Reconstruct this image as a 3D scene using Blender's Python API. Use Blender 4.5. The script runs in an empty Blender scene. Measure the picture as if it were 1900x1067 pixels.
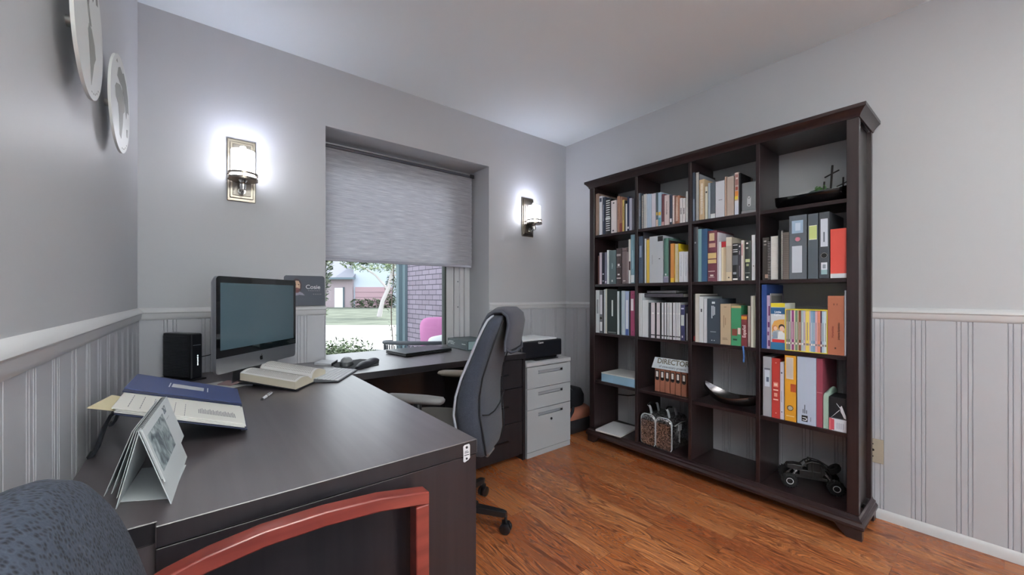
import bpy, bmesh, math, random
from mathutils import Vector, Matrix
random.seed(7)
C = bpy.context.scene.collection
# ---------------------------------------------------------------- camera, world, lights, exposure
F = 731.0; HY = 547.0; CH = 1.121                      # focal length in px, horizon row, eye height
FW = (.6250, .7808); RT = (.7806, -.6248)              # forward and right directions on the floor plan
cd = bpy.data.cameras.new('camera'); cam = bpy.data.objects.new('camera', cd); C.objects.link(cam)
cam.location = (0, 0, CH); cam.rotation_euler = (math.pi/2, 0, -math.atan2(FW[0], FW[1]))
cd.sensor_width = 36; cd.lens = 36*F/1900; cd.shift_y = 13.5/1900; cd.clip_start = .01; cd.clip_end = 300
bpy.context.scene.camera = cam
sc = bpy.context.scene
sc.view_settings.view_transform = 'Standard'; sc.view_settings.look = 'None'
sc.view_settings.gamma = 1; sc.view_settings.use_curve_mapping = False
sc.view_settings.exposure = 0.62
w = bpy.data.worlds.new('sky'); sc.world = w; w.use_nodes = True
w.node_tree.nodes['Background'].inputs[0].default_value = (.86, .93, 1.0, 1)
w.node_tree.nodes['Background'].inputs[1].default_value = 1.9
def lamp(name, kind, loc, energy, col=(1, 1, 1), rot=(0, 0, 0), **k):
    l = bpy.data.lights.new(name, kind); l.energy = energy; l.color = col
    for a, b in k.items(): setattr(l, a, b)
    o = bpy.data.objects.new(name, l); C.objects.link(o); o.location = loc; o.rotation_euler = rot
    return o
lamp('sun', 'SUN', (0, 0, 30), 3.6, (1, .97, .93), (0, 0, 0), angle=.02).rotation_euler = Vector((-.62, -.22, -.72)).to_track_quat('-Z', 'Y').to_euler()

# ---------------------------------------------------------------- pixel rays on known planes
def ray(px, py):
    u = (px-950)/F; v = -(py-HY)/F
    return (RT[0]*u+FW[0], RT[1]*u+FW[1], v)
def atX(px, py, X): r = ray(px, py); t = X/r[0]; return Vector((X, t*r[1], CH+t*r[2]))
def atY(px, py, Y): r = ray(px, py); t = Y/r[1]; return Vector((t*r[0], Y, CH+t*r[2]))
def atZ(px, py, Z): r = ray(px, py); t = (Z-CH)/r[2]; return Vector((t*r[0], t*r[1], Z))

# ---------------------------------------------------------------- materials
def lin(c):
    if isinstance(c, str): c = tuple(int(c[i:i+2], 16)/255 for i in (0, 2, 4))
    return tuple((x/12.92 if x <= .04045 else ((x+.055)/1.055)**2.4) for x in c)+(1,)
MC = {}
def mat(col, rough=.6, metal=0, emit=0, alpha=None, bump=None, vary=0, coat=0, trans=0, spec=.5, name=None):
    key = (col if isinstance(col, str) else tuple(col), rough, metal, emit, alpha, bump, vary, coat, trans, spec)
    if key in MC: return MC[key]
    m = bpy.data.materials.new(name or 'm_%s' % (col if isinstance(col, str) else len(MC))); m.use_nodes = True
    nt = m.node_tree; b = nt.nodes['Principled BSDF']; L = nt.links
    b.inputs['Base Color'].default_value = lin(col); b.inputs['Roughness'].default_value = rough
    b.inputs['Metallic'].default_value = metal; b.inputs['Coat Weight'].default_value = coat
    b.inputs['Transmission Weight'].default_value = trans; b.inputs['Specular IOR Level'].default_value = spec
    if emit: b.inputs['Emission Color'].default_value = lin(col); b.inputs['Emission Strength'].default_value = emit
    if vary or bump:
        tc = nt.nodes.new('ShaderNodeTexCoord')
        if vary:
            n = nt.nodes.new('ShaderNodeTexNoise'); n.inputs['Scale'].default_value = 6; n.inputs['Detail'].default_value = 6
            L.new(tc.outputs['Object'], n.inputs['Vector'])
            mx = nt.nodes.new('ShaderNodeMix'); mx.data_type = 'RGBA'
            c = lin(col); mx.inputs[6].default_value = tuple(x*(1-vary) for x in c[:3])+(1,); mx.inputs[7].default_value = tuple(min(1, x*(1+vary)) for x in c[:3])+(1,)
            L.new(n.outputs[0], mx.inputs[0]); L.new(mx.outputs[2], b.inputs['Base Color'])
        if bump:
            n = nt.nodes.new('ShaderNodeTexNoise'); n.inputs['Scale'].default_value = bump[0]; n.inputs['Detail'].default_value = 3
            L.new(tc.outputs['Object'], n.inputs['Vector'])
            bp = nt.nodes.new('ShaderNodeBump'); bp.inputs['Strength'].default_value = bump[1]; bp.inputs['Distance'].default_value = .002
            L.new(n.outputs[0], bp.inputs['Height']); L.new(bp.outputs[0], b.inputs['Normal'])
    MC[key] = m; return m
def nmat(name):
    m = bpy.data.materials.new(name); m.use_nodes = True; nt = m.node_tree
    return m, nt, nt.nodes['Principled BSDF'], nt.links
def node(nt, t, **k):
    n = nt.nodes.new(t)
    for a, b in k.items():
        if a.startswith('i_'):
            a = a[2:]; a = int(a) if a.isdigit() else a.replace('_', ' ')
            n.inputs[a].default_value = b
        else: setattr(n, a, b)
    return n
def ramp(nt, stops):
    r = nt.nodes.new('ShaderNodeValToRGB'); e = r.color_ramp.elements
    while len(e) < len(stops): e.new(.5)
    for x, (p, c) in zip(e, stops): x.position = p; x.color = c if len(c) == 4 else tuple(c)+(1,)
    return r
def mix(nt, mode, a, b, fac=1.0):
    m = nt.nodes.new('ShaderNodeMix'); m.data_type = 'RGBA'; m.blend_type = mode
    L = nt.links
    for i, v in ((0, fac), (6, a), (7, b)):
        if hasattr(v, 'links'): L.new(v, m.inputs[i])
        else: m.inputs[i].default_value = v
    return m.outputs[2]

def floor_material():
    m, nt, b, L = nmat('oak_floor')
    tc = node(nt, 'ShaderNodeTexCoord'); mp = node(nt, 'ShaderNodeMapping'); L.new(tc.outputs['Object'], mp.inputs[0])
    mp.inputs['Rotation'].default_value = (0, 0, math.pi/2)
    br = node(nt, 'ShaderNodeTexBrick', offset=.37, i_Scale=1.0, i_Mortar_Size=.0009, i_Mortar_Smooth=.1, i_Bias=0.0, i_Brick_Width=.78, i_Row_Height=.083)
    br.inputs['Color1'].default_value = (0, 0, 0, 1); br.inputs['Color2'].default_value = (1, 1, 1, 1); br.inputs['Mortar'].default_value = (.5, .5, .5, 1)
    L.new(mp.outputs[0], br.inputs['Vector'])
    # per-plank offset drives the grain
    sep = node(nt, 'ShaderNodeSeparateXYZ'); L.new(mp.outputs[0], sep.inputs[0])
    off = node(nt, 'ShaderNodeMath', operation='MULTIPLY', i_1=17.0); L.new(br.outputs['Color'], off.inputs[0])
    cmb = node(nt, 'ShaderNodeCombineXYZ'); 
    sx = node(nt, 'ShaderNodeMath', operation='MULTIPLY', i_1=.8); L.new(sep.outputs[0], sx.inputs[0])
    sy = node(nt, 'ShaderNodeMath', operation='MULTIPLY', i_1=7.5); L.new(sep.outputs[1], sy.inputs[0])
    L.new(sx.outputs[0], cmb.inputs[0]); L.new(sy.outputs[0], cmb.inputs[1]); L.new(off.outputs[0], cmb.inputs[2])
    n1 = node(nt, 'ShaderNodeTexNoise', i_Scale=1.7, i_Detail=2.0, i_Roughness=.5, i_Distortion=.4); L.new(cmb.outputs[0], n1.inputs['Vector'])
    # cathedral rings: contour lines of the stretched noise
    ml = node(nt, 'ShaderNodeMath', operation='MULTIPLY', i_1=22.0); L.new(n1.outputs[0], ml.inputs[0])
    fr = node(nt, 'ShaderNodeMath', operation='FRACT'); L.new(ml.outputs[0], fr.inputs[0])
    rr = ramp(nt, [(0, (.22, .13, .09)), (.18, (.42, .32, .26)), (.5, (1, 1, 1)), (.8, (.85, .8, .76)), (1, (.25, .15, .1))]); L.new(fr.outputs[0], rr.inputs[0])
    cm2 = node(nt, 'ShaderNodeCombineXYZ'); s2 = node(nt, 'ShaderNodeMath', operation='MULTIPLY', i_1=6.0); s3 = node(nt, 'ShaderNodeMath', operation='MULTIPLY', i_1=190.0)
    L.new(sep.outputs[0], s2.inputs[0]); L.new(sep.outputs[1], s3.inputs[0]); L.new(s2.outputs[0], cm2.inputs[0]); L.new(s3.outputs[0], cm2.inputs[1])
    n2 = node(nt, 'ShaderNodeTexNoise', i_Scale=1.0, i_Detail=3.0); L.new(cm2.outputs[0], n2.inputs['Vector'])
    r2 = ramp(nt, [(.35, (.55, .55, .55)), (.6, (1, 1, 1))]); L.new(n2.outputs[0], r2.inputs[0])
    n3 = node(nt, 'ShaderNodeTexNoise', i_Scale=2.2, i_Detail=3.0); L.new(tc.outputs['Object'], n3.inputs['Vector'])
    tone = ramp(nt, [(0, lin('AC623C')), (.5, lin('C47A4A')), (1, lin('D48E5C'))]); L.new(br.outputs['Color'], tone.inputs[0])
    c = mix(nt, 'MULTIPLY', tone.outputs[0], rr.outputs[0], .92)
    c = mix(nt, 'MULTIPLY', c, r2.outputs[0], .7)
    c = mix(nt, 'MIX', c, lin('6A3418'), br.outputs['Fac'])
    L.new(c, b.inputs['Base Color']); b.inputs['Roughness'].default_value = .3
    ro = ramp(nt, [(0, (.42,)*3), (1, (.24,)*3)]); L.new(rr.outputs[0], ro.inputs[0]); L.new(ro.outputs[0], b.inputs['Roughness'])
    bp = node(nt, 'ShaderNodeBump', i_Strength=.04, i_Distance=.0005); L.new(rr.outputs[0], bp.inputs['Height']); L.new(bp.outputs[0], b.inputs['Normal'])
    return m
def paint(name, col, rough=.55, scale=45, st=.12):
    m, nt, b, L = nmat(name)
    tc = node(nt, 'ShaderNodeTexCoord'); n = node(nt, 'ShaderNodeTexNoise', i_Scale=float(scale), i_Detail=4.0); L.new(tc.outputs['Object'], n.inputs['Vector'])
    bp = node(nt, 'ShaderNodeBump', i_Strength=st, i_Distance=.002); L.new(n.outputs[0], bp.inputs['Height']); L.new(bp.outputs[0], b.inputs['Normal'])
    b.inputs['Base Color'].default_value = lin(col); b.inputs['Roughness'].default_value = rough
    return m
def wood(name, c1, c2, rough=.35, axis='z', sc=1.0, coat=.0):
    m, nt, b, L = nmat(name)
    tc = node(nt, 'ShaderNodeTexCoord'); mp = node(nt, 'ShaderNodeMapping'); L.new(tc.outputs['Object'], mp.inputs[0])
    s = {'x': (2, 60, 60), 'y': (60, 2, 60), 'z': (60, 60, 2)}[axis]; mp.inputs['Scale'].default_value = tuple(k*sc for k in s)
    n = node(nt, 'ShaderNodeTexNoise', i_Scale=1.0, i_Detail=4.0, i_Distortion=.3); L.new(mp.outputs[0], n.inputs['Vector'])
    r = ramp(nt, [(.3, lin(c1)), (.7, lin(c2))]); L.new(n.outputs[0], r.inputs[0]); L.new(r.outputs[0], b.inputs['Base Color'])
    b.inputs['Roughness'].default_value = rough; b.inputs['Coat Weight'].default_value = coat; b.inputs['Coat Roughness'].default_value = .15
    return m
def brick_material():
    m, nt, b, L = nmat('brick')
    tc = node(nt, 'ShaderNodeTexCoord'); mp = node(nt, 'ShaderNodeMapping'); L.new(tc.outputs['Object'], mp.inputs[0])
    mp.inputs['Rotation'].default_value = (math.pi/2, 0, math.pi/2)   # courses along Y, rising in Z
    sp = node(nt, 'ShaderNodeSeparateXYZ'); L.new(tc.outputs['Object'], sp.inputs[0])
    ad = node(nt, 'ShaderNodeMath', operation='ADD'); L.new(sp.outputs[0], ad.inputs[0]); L.new(sp.outputs[1], ad.inputs[1])
    cm = node(nt, 'ShaderNodeCombineXYZ'); L.new(ad.outputs[0], cm.inputs[0]); L.new(sp.outputs[2], cm.inputs[1])
    br = node(nt, 'ShaderNodeTexBrick', i_Scale=1.0, i_Mortar_Size=.006, i_Mortar_Smooth=.2, i_Bias=0.0, i_Brick_Width=.21, i_Row_Height=.07)
    br.inputs['Color1'].default_value = lin('8C8290'); br.inputs['Color2'].default_value = lin('9A90A0'); br.inputs['Mortar'].default_value = lin('56525E')
    L.new(cm.outputs[0], br.inputs['Vector']); L.new(br.outputs['Color'], b.inputs['Base Color']); b.inputs['Roughness'].default_value = .9
    bp = node(nt, 'ShaderNodeBump', i_Strength=.6, i_Distance=.006, invert=True); L.new(br.outputs['Fac'], bp.inputs['Height']); L.new(bp.outputs[0], b.inputs['Normal'])
    return m
def blind_material():
    m, nt, b, L = nmat('cellular_shade_fabric')
    tc = node(nt, 'ShaderNodeTexCoord'); mp = node(nt, 'ShaderNodeMapping'); L.new(tc.outputs['Object'], mp.inputs[0]); mp.inputs['Scale'].default_value = (9, 9, 210)
    n = node(nt, 'ShaderNodeTexNoise', i_Scale=1.0, i_Detail=3.0); L.new(mp.outputs[0], n.inputs['Vector'])
    r = ramp(nt, [(.35, lin('D0D0D6')), (.6, lin('E6E6EA')), (.72, lin('F8F8FC'))]); L.new(n.outputs[0], r.inputs[0])
    L.new(r.outputs[0], b.inputs['Base Color']); b.inputs['Roughness'].default_value = .85
    tr = node(nt, 'ShaderNodeBsdfTranslucent'); L.new(r.outputs[0], tr.inputs[0])
    mx = node(nt, 'ShaderNodeMixShader', i_0=.62); out = nt.nodes['Material Output']
    L.new(b.outputs[0], mx.inputs[1]); L.new(tr.outputs[0], mx.inputs[2]); L.new(mx.outputs[0], out.inputs[0])
    return m
def weave(name, c1, c2, scale=300, rough=.95, sheen=.1):
    m, nt, b, L = nmat(name)
    tc = node(nt, 'ShaderNodeTexCoord'); v = node(nt, 'ShaderNodeTexVoronoi', i_Scale=float(scale)); L.new(tc.outputs['Object'], v.inputs['Vector'])
    r = ramp(nt, [(.15, lin(c1)), (.55, lin(c2))]); L.new(v.outputs['Distance'], r.inputs[0]); L.new(r.outputs[0], b.inputs['Base Color'])
    bp = node(nt, 'ShaderNodeBump', i_Strength=.5, i_Distance=.002, invert=False); L.new(v.outputs['Distance'], bp.inputs['Height']); L.new(bp.outputs[0], b.inputs['Normal'])
    b.inputs['Roughness'].default_value = rough; b.inputs['Sheen Weight'].default_value = sheen
    return m
def grass_material():
    m, nt, b, L = nmat('lawn')
    tc = node(nt, 'ShaderNodeTexCoord'); n = node(nt, 'ShaderNodeTexNoise', i_Scale=.6, i_Detail=8.0); L.new(tc.outputs['Object'], n.inputs['Vector'])
    r = ramp(nt, [(.35, lin('50584C')), (.6, lin('6C7466'))]); L.new(n.outputs[0], r.inputs[0]); L.new(r.outputs[0], b.inputs['Base Color']); b.inputs['Roughness'].default_value = 1
    return m
M_WALL = paint('wall_paint', 'BBBCC0', .45)
M_CEIL = paint('ceiling_paint', 'EAF1F4', .8)
M_TRIM = paint('trim_paint', 'D2D2D4', .35, 20, .05)
M_BEAD = paint('beadboard_paint', 'B8B9BF', .4, 20, .05)
M_FLOOR = floor_material()
M_CASE = wood('espresso_wood', '1E1517', '2E2122', .3, 'z')
M_CASEH = wood('espresso_wood_shelf', '1E1517', '322324', .28, 'y')
M_DESK = wood('espresso_laminate', '453D41', '554D51', .42, 'y', .6)  # lightened base stands in for the sheen on the lit tops
M_DESK.node_tree.nodes['Principled BSDF'].inputs['Specular IOR Level'].default_value = 1.0
M_DESK.node_tree.nodes['Principled BSDF'].inputs['Coat Weight'].default_value = .8
M_DESK.node_tree.nodes['Principled BSDF'].inputs['Coat Roughness'].default_value = .3
M_RED = wood('cherry_wood', '702B25', '8C3F35', .3, 'x', .5, .4)
M_BLACK = mat('0B0B0D', .4)
M_BLKPL = mat('15171B', .35)
M_DARK = mat('101014', .7)
M_ALU = mat('C6C9CE', .32, 1.0)
M_CHROME = mat('D8D6D2', .18, 1.0)
M_NICKEL = mat('8E867C', .3, 1.0, vary=.1)
M_PAPER = mat('E8E6E0', .8)
M_PAGES = mat('D9D1BF', .9, bump=(260, .4))
M_WHITE = mat('E6E8EC', .55)
M_GLASS = None

# ---------------------------------------------------------------- mesh building
W = {}
class MB:
    def __init__(s): s.bm = bmesh.new()
    def _m(s, geo, m):
        for f in geo: f.material_index = m
    def hexa(s, p, m=0):
        v = [s.bm.verts.new(q) for q in p]
        fs = [s.bm.faces.new([v[i] for i in q]) for q in ((0,3,2,1),(4,5,6,7),(0,1,5,4),(1,2,6,5),(2,3,7,6),(3,0,4,7))]
        s._m(fs, m); return s
    def box(s, x0, x1, y0, y1, z0, z1, m=0):
        return s.hexa([(x0,y0,z0),(x1,y0,z0),(x1,y1,z0),(x0,y1,z0),(x0,y0,z1),(x1,y0,z1),(x1,y1,z1),(x0,y1,z1)], m)
    def obox(s, c, ax, ay, az, m=0):                    # centre and three half-axis vectors
        c, ax, ay, az = map(Vector, (c, ax, ay, az))
        return s.hexa([c-ax-ay-az, c+ax-ay-az, c+ax+ay-az, c-ax+ay-az, c-ax-ay+az, c+ax-ay+az, c+ax+ay+az, c-ax+ay+az], m)
    def prism(s, pts, d, m=0, cap=True):                # polygon (3-D points) swept along vector d
        d = Vector(d); a = [s.bm.verts.new(p) for p in pts]; b = [s.bm.verts.new(Vector(p)+d) for p in pts]; n = len(pts)
        fs = [s.bm.faces.new((a[i], a[(i+1) % n], b[(i+1) % n], b[i])) for i in range(n)]
        if cap: fs += [s.bm.faces.new(a[::-1]), s.bm.faces.new(b)]
        s._m(fs, m); return s
    def loft(s, rings, m=0, cap=True, close=True):
        R = [[s.bm.verts.new(p) for p in r] for r in rings]; n = len(R[0]); fs = []
        for a, b in zip(R, R[1:]):
            for i in range(n if close else n-1):
                fs.append(s.bm.faces.new((a[i], a[(i+1) % n], b[(i+1) % n], b[i])))
        if cap and close: fs += [s.bm.faces.new(R[0][::-1]), s.bm.faces.new(R[-1])]
        s._m(fs, m); return s
    def tube(s, pts, r, n=8, m=0, cap=True, closed=False):
        pts = [Vector(p) for p in pts]; rr = r if isinstance(r, (list, tuple)) else [r]*len(pts); rings = []
        N = len(pts); up = None
        for i, p in enumerate(pts):
            if closed: t = (pts[(i+1) % N]-pts[i-1]).normalized()
            else: t = (pts[min(i+1, N-1)]-pts[max(i-1, 0)]).normalized()
            if up is None: up = Vector((0, 0, 1)) if abs(t.z) < .9 else Vector((1, 0, 0))
            a = t.cross(up).normalized(); b = a.cross(t).normalized(); up = b
            rings.append([p+(a*math.cos(k*2*math.pi/n)+b*math.sin(k*2*math.pi/n))*rr[i] for k in range(n)])
        if closed: rings.append(rings[0]); cap = False
        return s.loft(rings, m, cap)
    def cyl(s, a, b, r, r2=None, n=24, m=0): return s.tube([a, b], [r, r if r2 is None else r2], n, m)
    def lathe(s, prof, c=(0, 0, 0), n=32, m=0, axis='z', cap=False):
        c = Vector(c); rings = []
        for r, h in prof:
            ring = []
            for k in range(n):
                t = 2*math.pi*k/n; x, y = r*math.cos(t), r*math.sin(t)
                ring.append(c+Vector({'z': (x, y, h), 'x': (h, x, y), 'y': (y, h, x)}[axis]))
            rings.append(ring)
        return s.loft(rings, m, cap)
    def torus(s, c, R, r, axis='z', n=32, k=8, m=0):
        c = Vector(c); pts = []
        for i in range(n):
            t = 2*math.pi*i/n; x, y = R*math.cos(t), R*math.sin(t)
            pts.append(c+Vector({'z': (x, y, 0), 'x': (0, x, y), 'y': (x, 0, y)}[axis]))
        rings = []
        for i, p in enumerate(pts):
            o = (p-c).normalized(); ax = Vector({'z': (0,0,1), 'x': (1,0,0), 'y': (0,1,0)}[axis])
            rings.append([p+(o*math.cos(q*2*math.pi/k)+ax*math.sin(q*2*math.pi/k))*r for q in range(k)])
        rings.append(rings[0]); return s.loft(rings, m, False)
    def quad(s, *p, m=0):
        f = s.bm.faces.new([s.bm.verts.new(q) for q in p]); f.material_index = m; return s
    def ball(s, c, rx, ry=None, rz=None, n=16, k=10, m=0):
        ry = ry or rx; rz = rz or rx; c = Vector(c); rings = []
        for j in range(k+1):
            a = -math.pi/2+math.pi*j/k; q = max(math.cos(a), 1e-3)
            rings.append([c+Vector((rx*q*math.cos(2*math.pi*i/n), ry*q*math.sin(2*math.pi*i/n), rz*math.sin(a))) for i in range(n)])
        return s.loft(rings, m, True)
    def text(s, body, M4, size, m=0, depth=.0003, bold=0, align='CENTER', sx=1.0):
        cu = bpy.data.curves.new('t', 'FONT'); cu.body = body; cu.size = size; cu.extrude = depth; cu.offset = bold
        cu.align_x = align; cu.align_y = 'CENTER'; cu.resolution_u = 3
        o = bpy.data.objects.new('t', cu); me = bpy.data.meshes.new_from_object(o)
        me.transform(M4 @ Matrix.Diagonal((sx, 1, 1, 1)))
        n0 = len(s.bm.faces); s.bm.from_mesh(me); s.bm.faces.ensure_lookup_table()
        for f in s.bm.faces[n0:]: f.material_index = m
        bpy.data.objects.remove(o); bpy.data.meshes.remove(me); bpy.data.curves.remove(cu); return s

def smooth_flags(me, ang):
    me.polygons.foreach_set('use_smooth', [True]*len(me.polygons))
    bm = bmesh.new(); bm.from_mesh(me)
    for e in bm.edges:
        e.smooth = not (len(e.link_faces) == 2 and e.calc_face_angle(0) > ang)
    bm.to_mesh(me); bm.free()
def add(mb, name, mats, parent=None, local=False, origin=None, bevel=0, smooth=None, sub=0, seg=2, merge=True):
    """link one mesh object; geometry is in world coordinates unless local"""
    bm = mb.bm
    if merge: bmesh.ops.remove_doubles(bm, verts=bm.verts, dist=1e-6)
    bmesh.ops.recalc_face_normals(bm, faces=bm.faces)
    me = bpy.data.meshes.new(name); bm.to_mesh(me); bm.free()
    if not isinstance(mats, (list, tuple)): mats = [mats]
    for m in mats: me.materials.append(m)
    o = bpy.data.objects.new(name, me); C.objects.link(o)
    if parent is not None:
        Wm = W[parent]; o.parent = parent; W[o] = Wm
        if not local: me.transform(Wm.inverted())
    else:
        if origin is None:
            xs = [v.co for v in me.vertices]
            origin = ((min(v.x for v in xs)+max(v.x for v in xs))/2, (min(v.y for v in xs)+max(v.y for v in xs))/2, min(v.z for v in xs))
        Wm = Matrix.Translation(origin); me.transform(Wm.inverted()); o.location = origin; W[o] = Wm
    if smooth is not None: smooth_flags(me, math.radians(smooth))
    if bevel:
        b = o.modifiers.new('bevel', 'BEVEL'); b.width = bevel; b.segments = seg; b.limit_method = 'ANGLE'; b.angle_limit = math.radians(35)
    if sub:
        b = o.modifiers.new('sub', 'SUBSURF'); b.levels = sub; b.render_levels = sub
    return o
def tag(o, label, cat, group=None, kind=None):
    o['label'] = label; o['category'] = cat
    if group: o['group'] = group
    if kind: o['kind'] = kind
    return o
def thing(name, loc, label, cat, rz=0, group=None):
    o = bpy.data.objects.new(name, None); C.objects.link(o); o.location = loc; o.rotation_euler = (0, 0, rz); o.empty_display_size = .05
    W[o] = Matrix.Translation(loc) @ Matrix.Rotation(rz, 4, 'Z'); return tag(o, label, cat, group)
def struct(name, mb, m, label=None, **k):
    o = add(mb, name, m, **k); o['kind'] = 'structure'
    if label: o['label'] = label
    return o
def dup(root, loc, rz, label, group=None):
    def cp(o, par):
        c = o.copy(); C.objects.link(c); c.parent = par
        for ch in list(o.children): cp(ch, c)
        return c
    r = cp(root, None); r.location = loc; r.rotation_euler = (0, 0, rz); r['label'] = label
    if group: r['group'] = group
    W[r] = Matrix.Translation(loc) @ Matrix.Rotation(rz, 4, 'Z'); return r
# ================================================================ ROOM SHELL
XL, XR, YB, YN, ZC = -.217, 2.682, 2.549, -1.6, 2.5
m = MB().box(XL-.2, XR+.2, YN-2.2, YB+.35, -.12, 0); struct('floor', m, M_FLOOR, origin=(0, 0, 0))
m = MB().box(XL-.2, XR+.2, YN-.2, YB+.35, ZC, ZC+.15); struct('ceiling', m, M_CEIL)
m = MB().box(XL-.2, XL, YN-.2, YB+.35, 0, ZC); struct('wall_left', m, M_WALL)
m = MB().box(XR, XR+.2, YN-.2, YB+.35, 0, ZC); struct('wall_right', m, M_WALL)
WX0, WX1, WZ0, WZ1, WY = .605, 1.806, .680, 2.137, 2.81
m = MB().box(XL, WX0, YB, YB+.35, 0, ZC); m.box(WX1, XR, YB, YB+.35, 0, ZC); m.box(WX0, WX1, YB, YB+.35, WZ1, ZC); m.box(WX0, WX1, YB, YB+.35, 0, WZ0)
struct('wall_back', m, M_WALL)
m = MB().box(XL, -.05, YN-.15, YN, 0, ZC); m.box(1.85, XR, YN-.15, YN, 0, ZC); m.box(-.05, 1.85, YN-.15, YN, 2.2, ZC); struct('wall_near', m, M_WALL)  # unseen opening added in this wall to admit soft fill light

def bead_profile(u0, u1, phase, per=.1445):
    pts = [(u0, 0)]; g = []
    k = math.floor((u0-phase)/per)-1
    while phase+k*per < u1:
        for d in (0, .013, .034, .047): g.append(phase+k*per+d)
        k += 1
    for x in g:
        if u0+.006 < x < u1-.006: pts += [(x-.0022, 0), (x, -.0035), (x+.0022, 0)]
    return pts+[(u1, 0)]
def bead(name, u0, u1, phase, place, z0=.03, z1=1.02):
    pr = bead_profile(u0, u1, phase)
    pts = [place(u, d, z0) for u, d in pr]+[place(u1, -.006, z0), place(u0, -.006, z0)]
    m = MB().prism(pts, (0, 0, z1-z0)); struct(name, m, M_BEAD)
bead('trim_1', -1.6, YB, .97, lambda u, d, z: (XL+.006+d, u, z))
bead('trim_2', XL+.006, WX0, .02, lambda u, d, z: (u, YB-.006-d, z))
bead('trim_3', WX1, XR-.006, 1.93, lambda u, d, z: (u, YB-.006-d, z))
bead('trim_4', -1.6, YB-.006, .232, lambda u, d, z: (XR-.006-d, u, z))
RAIL = [(0, 1.058), (.009, 1.055), (.019, 1.043), (.021, 1.036), (.016, 1.031), (.014, 1.012), (.010, 1.003), (.006, 1.000), (0, 1.0)]
def rail(name, place, a, b, prof=RAIL):
    m = MB().loft([[place(a, d, z) for d, z in prof], [place(b, d, z) for d, z in prof]]); struct(name, m, M_TRIM, smooth=35)
rail('trim_5', lambda u, d, z: (XL+d, u, z), -1.6, YB)
rail('trim_6', lambda u, d, z: (u, YB-d, z), XL+.001, WX0)
rail('trim_7', lambda u, d, z: (u, YB-d, z), WX1, XR-.001)
rail('trim_8', lambda u, d, z: (XR-d, u, z), -1.6, YB)
BASE = [(0, 0), (.016, 0), (.016, .030), (.011, .042), (.006, .048), (0, .048)]
rail('baseboard_left', lambda u, d, z: (XL+d, u, z), -1.6, YB, BASE)
rail('baseboard_back', lambda u, d, z: (u, YB-d, z), XL+.001, XR-.001, BASE)
rail('baseboard_right', lambda u, d, z: (XR-d, u, z), -1.6, YB, BASE)
# window: white frame, sash and pane, in the outer part of the deep opening
mf = MB()
mf.box(1.655, WX1, WY+.02, WY+.09, WZ0, WZ1); mf.box(1.70, 1.725, WY, WY+.09, WZ0, WZ1); mf.box(1.745, 1.752, WY-.004, WY+.05, WZ0, WZ1)
mf.box(WX0, .63, WY, WY+.09, WZ0, WZ1); mf.box(.63, 1.655, WY+.02, WY+.09, 2.06, WZ1); mf.box(.63, 1.655, WY+.02, WY+.09, WZ0, .700)
wf = struct('window_1', mf, M_TRIM, bevel=.003)
ms = MB(); ms.box(1.585, 1.655, WY+.03, WY+.07, .700, 2.06); ms.box(.63, .652, WY+.03, WY+.07, .700, 2.06); ms.box(.652, 1.585, WY+.03, WY+.07, 2.0, 2.06); ms.box(.652, 1.585, WY+.03, WY+.07, .700, .712)
o = add(ms, 'sash', M_TRIM, wf, bevel=.003)
ms = MB(); ms.box(1.571, 1.585, WY+.025, WY+.075, .712, 2.0); ms.box(.652, .658, WY+.025, WY+.075, .712, 2.0); o = add(ms, 'gasket', mat('3A423F', .6), wf)
gm, nt, b_, L_ = nmat('window_glass')
tr = node(nt, 'ShaderNodeBsdfTransparent'); gl = node(nt, 'ShaderNodeBsdfGlossy', i_Roughness=.02); fr_ = node(nt, 'ShaderNodeFresnel', i_IOR=1.25); mx_ = node(nt, 'ShaderNodeMixShader')
L_.new(fr_.outputs[0], mx_.inputs[0]); L_.new(tr.outputs[0], mx_.inputs[1]); L_.new(gl.outputs[0], mx_.inputs[2]); L_.new(mx_.outputs[0], nt.nodes['Material Output'].inputs[0])
ms = MB().box(.658, 1.571, WY+.045, WY+.051, .712, 2.0); add(ms, 'pane', gm, wf)
ms = MB(); 
for z in (1.23, 1.02): ms.cyl((1.69, WY+.018, z), (1.69, WY+.024, z), .006, n=10)
add(ms, 'screw_cap', mat('6F767C', .5), wf)

# cellular shade on the window
t = thing('cellular_shade', (1.2, 2.76, 1.36), 'pale grey-lilac cellular shade half lowered over the window', 'blind')
m = MB(); n = 41; z1, z0 = 2.085, 1.362; pts = []
for i in range(n):
    z = z1-(z1-z0)*i/(n-1); pts.append((2.755+(.004 if i % 2 else 0), z))
back = [(y+.016, z) for y, z in pts[::-1]]
m.prism([(WX0+.012, y, z) for y, z in pts+back], (1.163, 0, 0)); add(m, 'fabric', blind_material(), t)
m = MB().box(WX0+.012, 1.775, 2.753, 2.777, 1.344, 1.363); add(m, 'bottom_rail', mat('B4B4C0', .4), t, bevel=.004)
m = MB().box(WX0+.006, 1.79, 2.742, 2.775, 2.083, 2.100); add(m, 'head_rail', mat('55565E', .4), t, bevel=.003)
m = MB().box(WX0+.006, 1.75, 2.738, 2.772, 2.1005, 2.110); add(m, 'bracket', mat('A5A5A8', .35, .6), t)
m = MB().box(1.752, 1.79, 2.737, 2.742, 2.080, 2.108); add(m, 'end_cap', mat('2A2B2E', .5), t)

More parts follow.
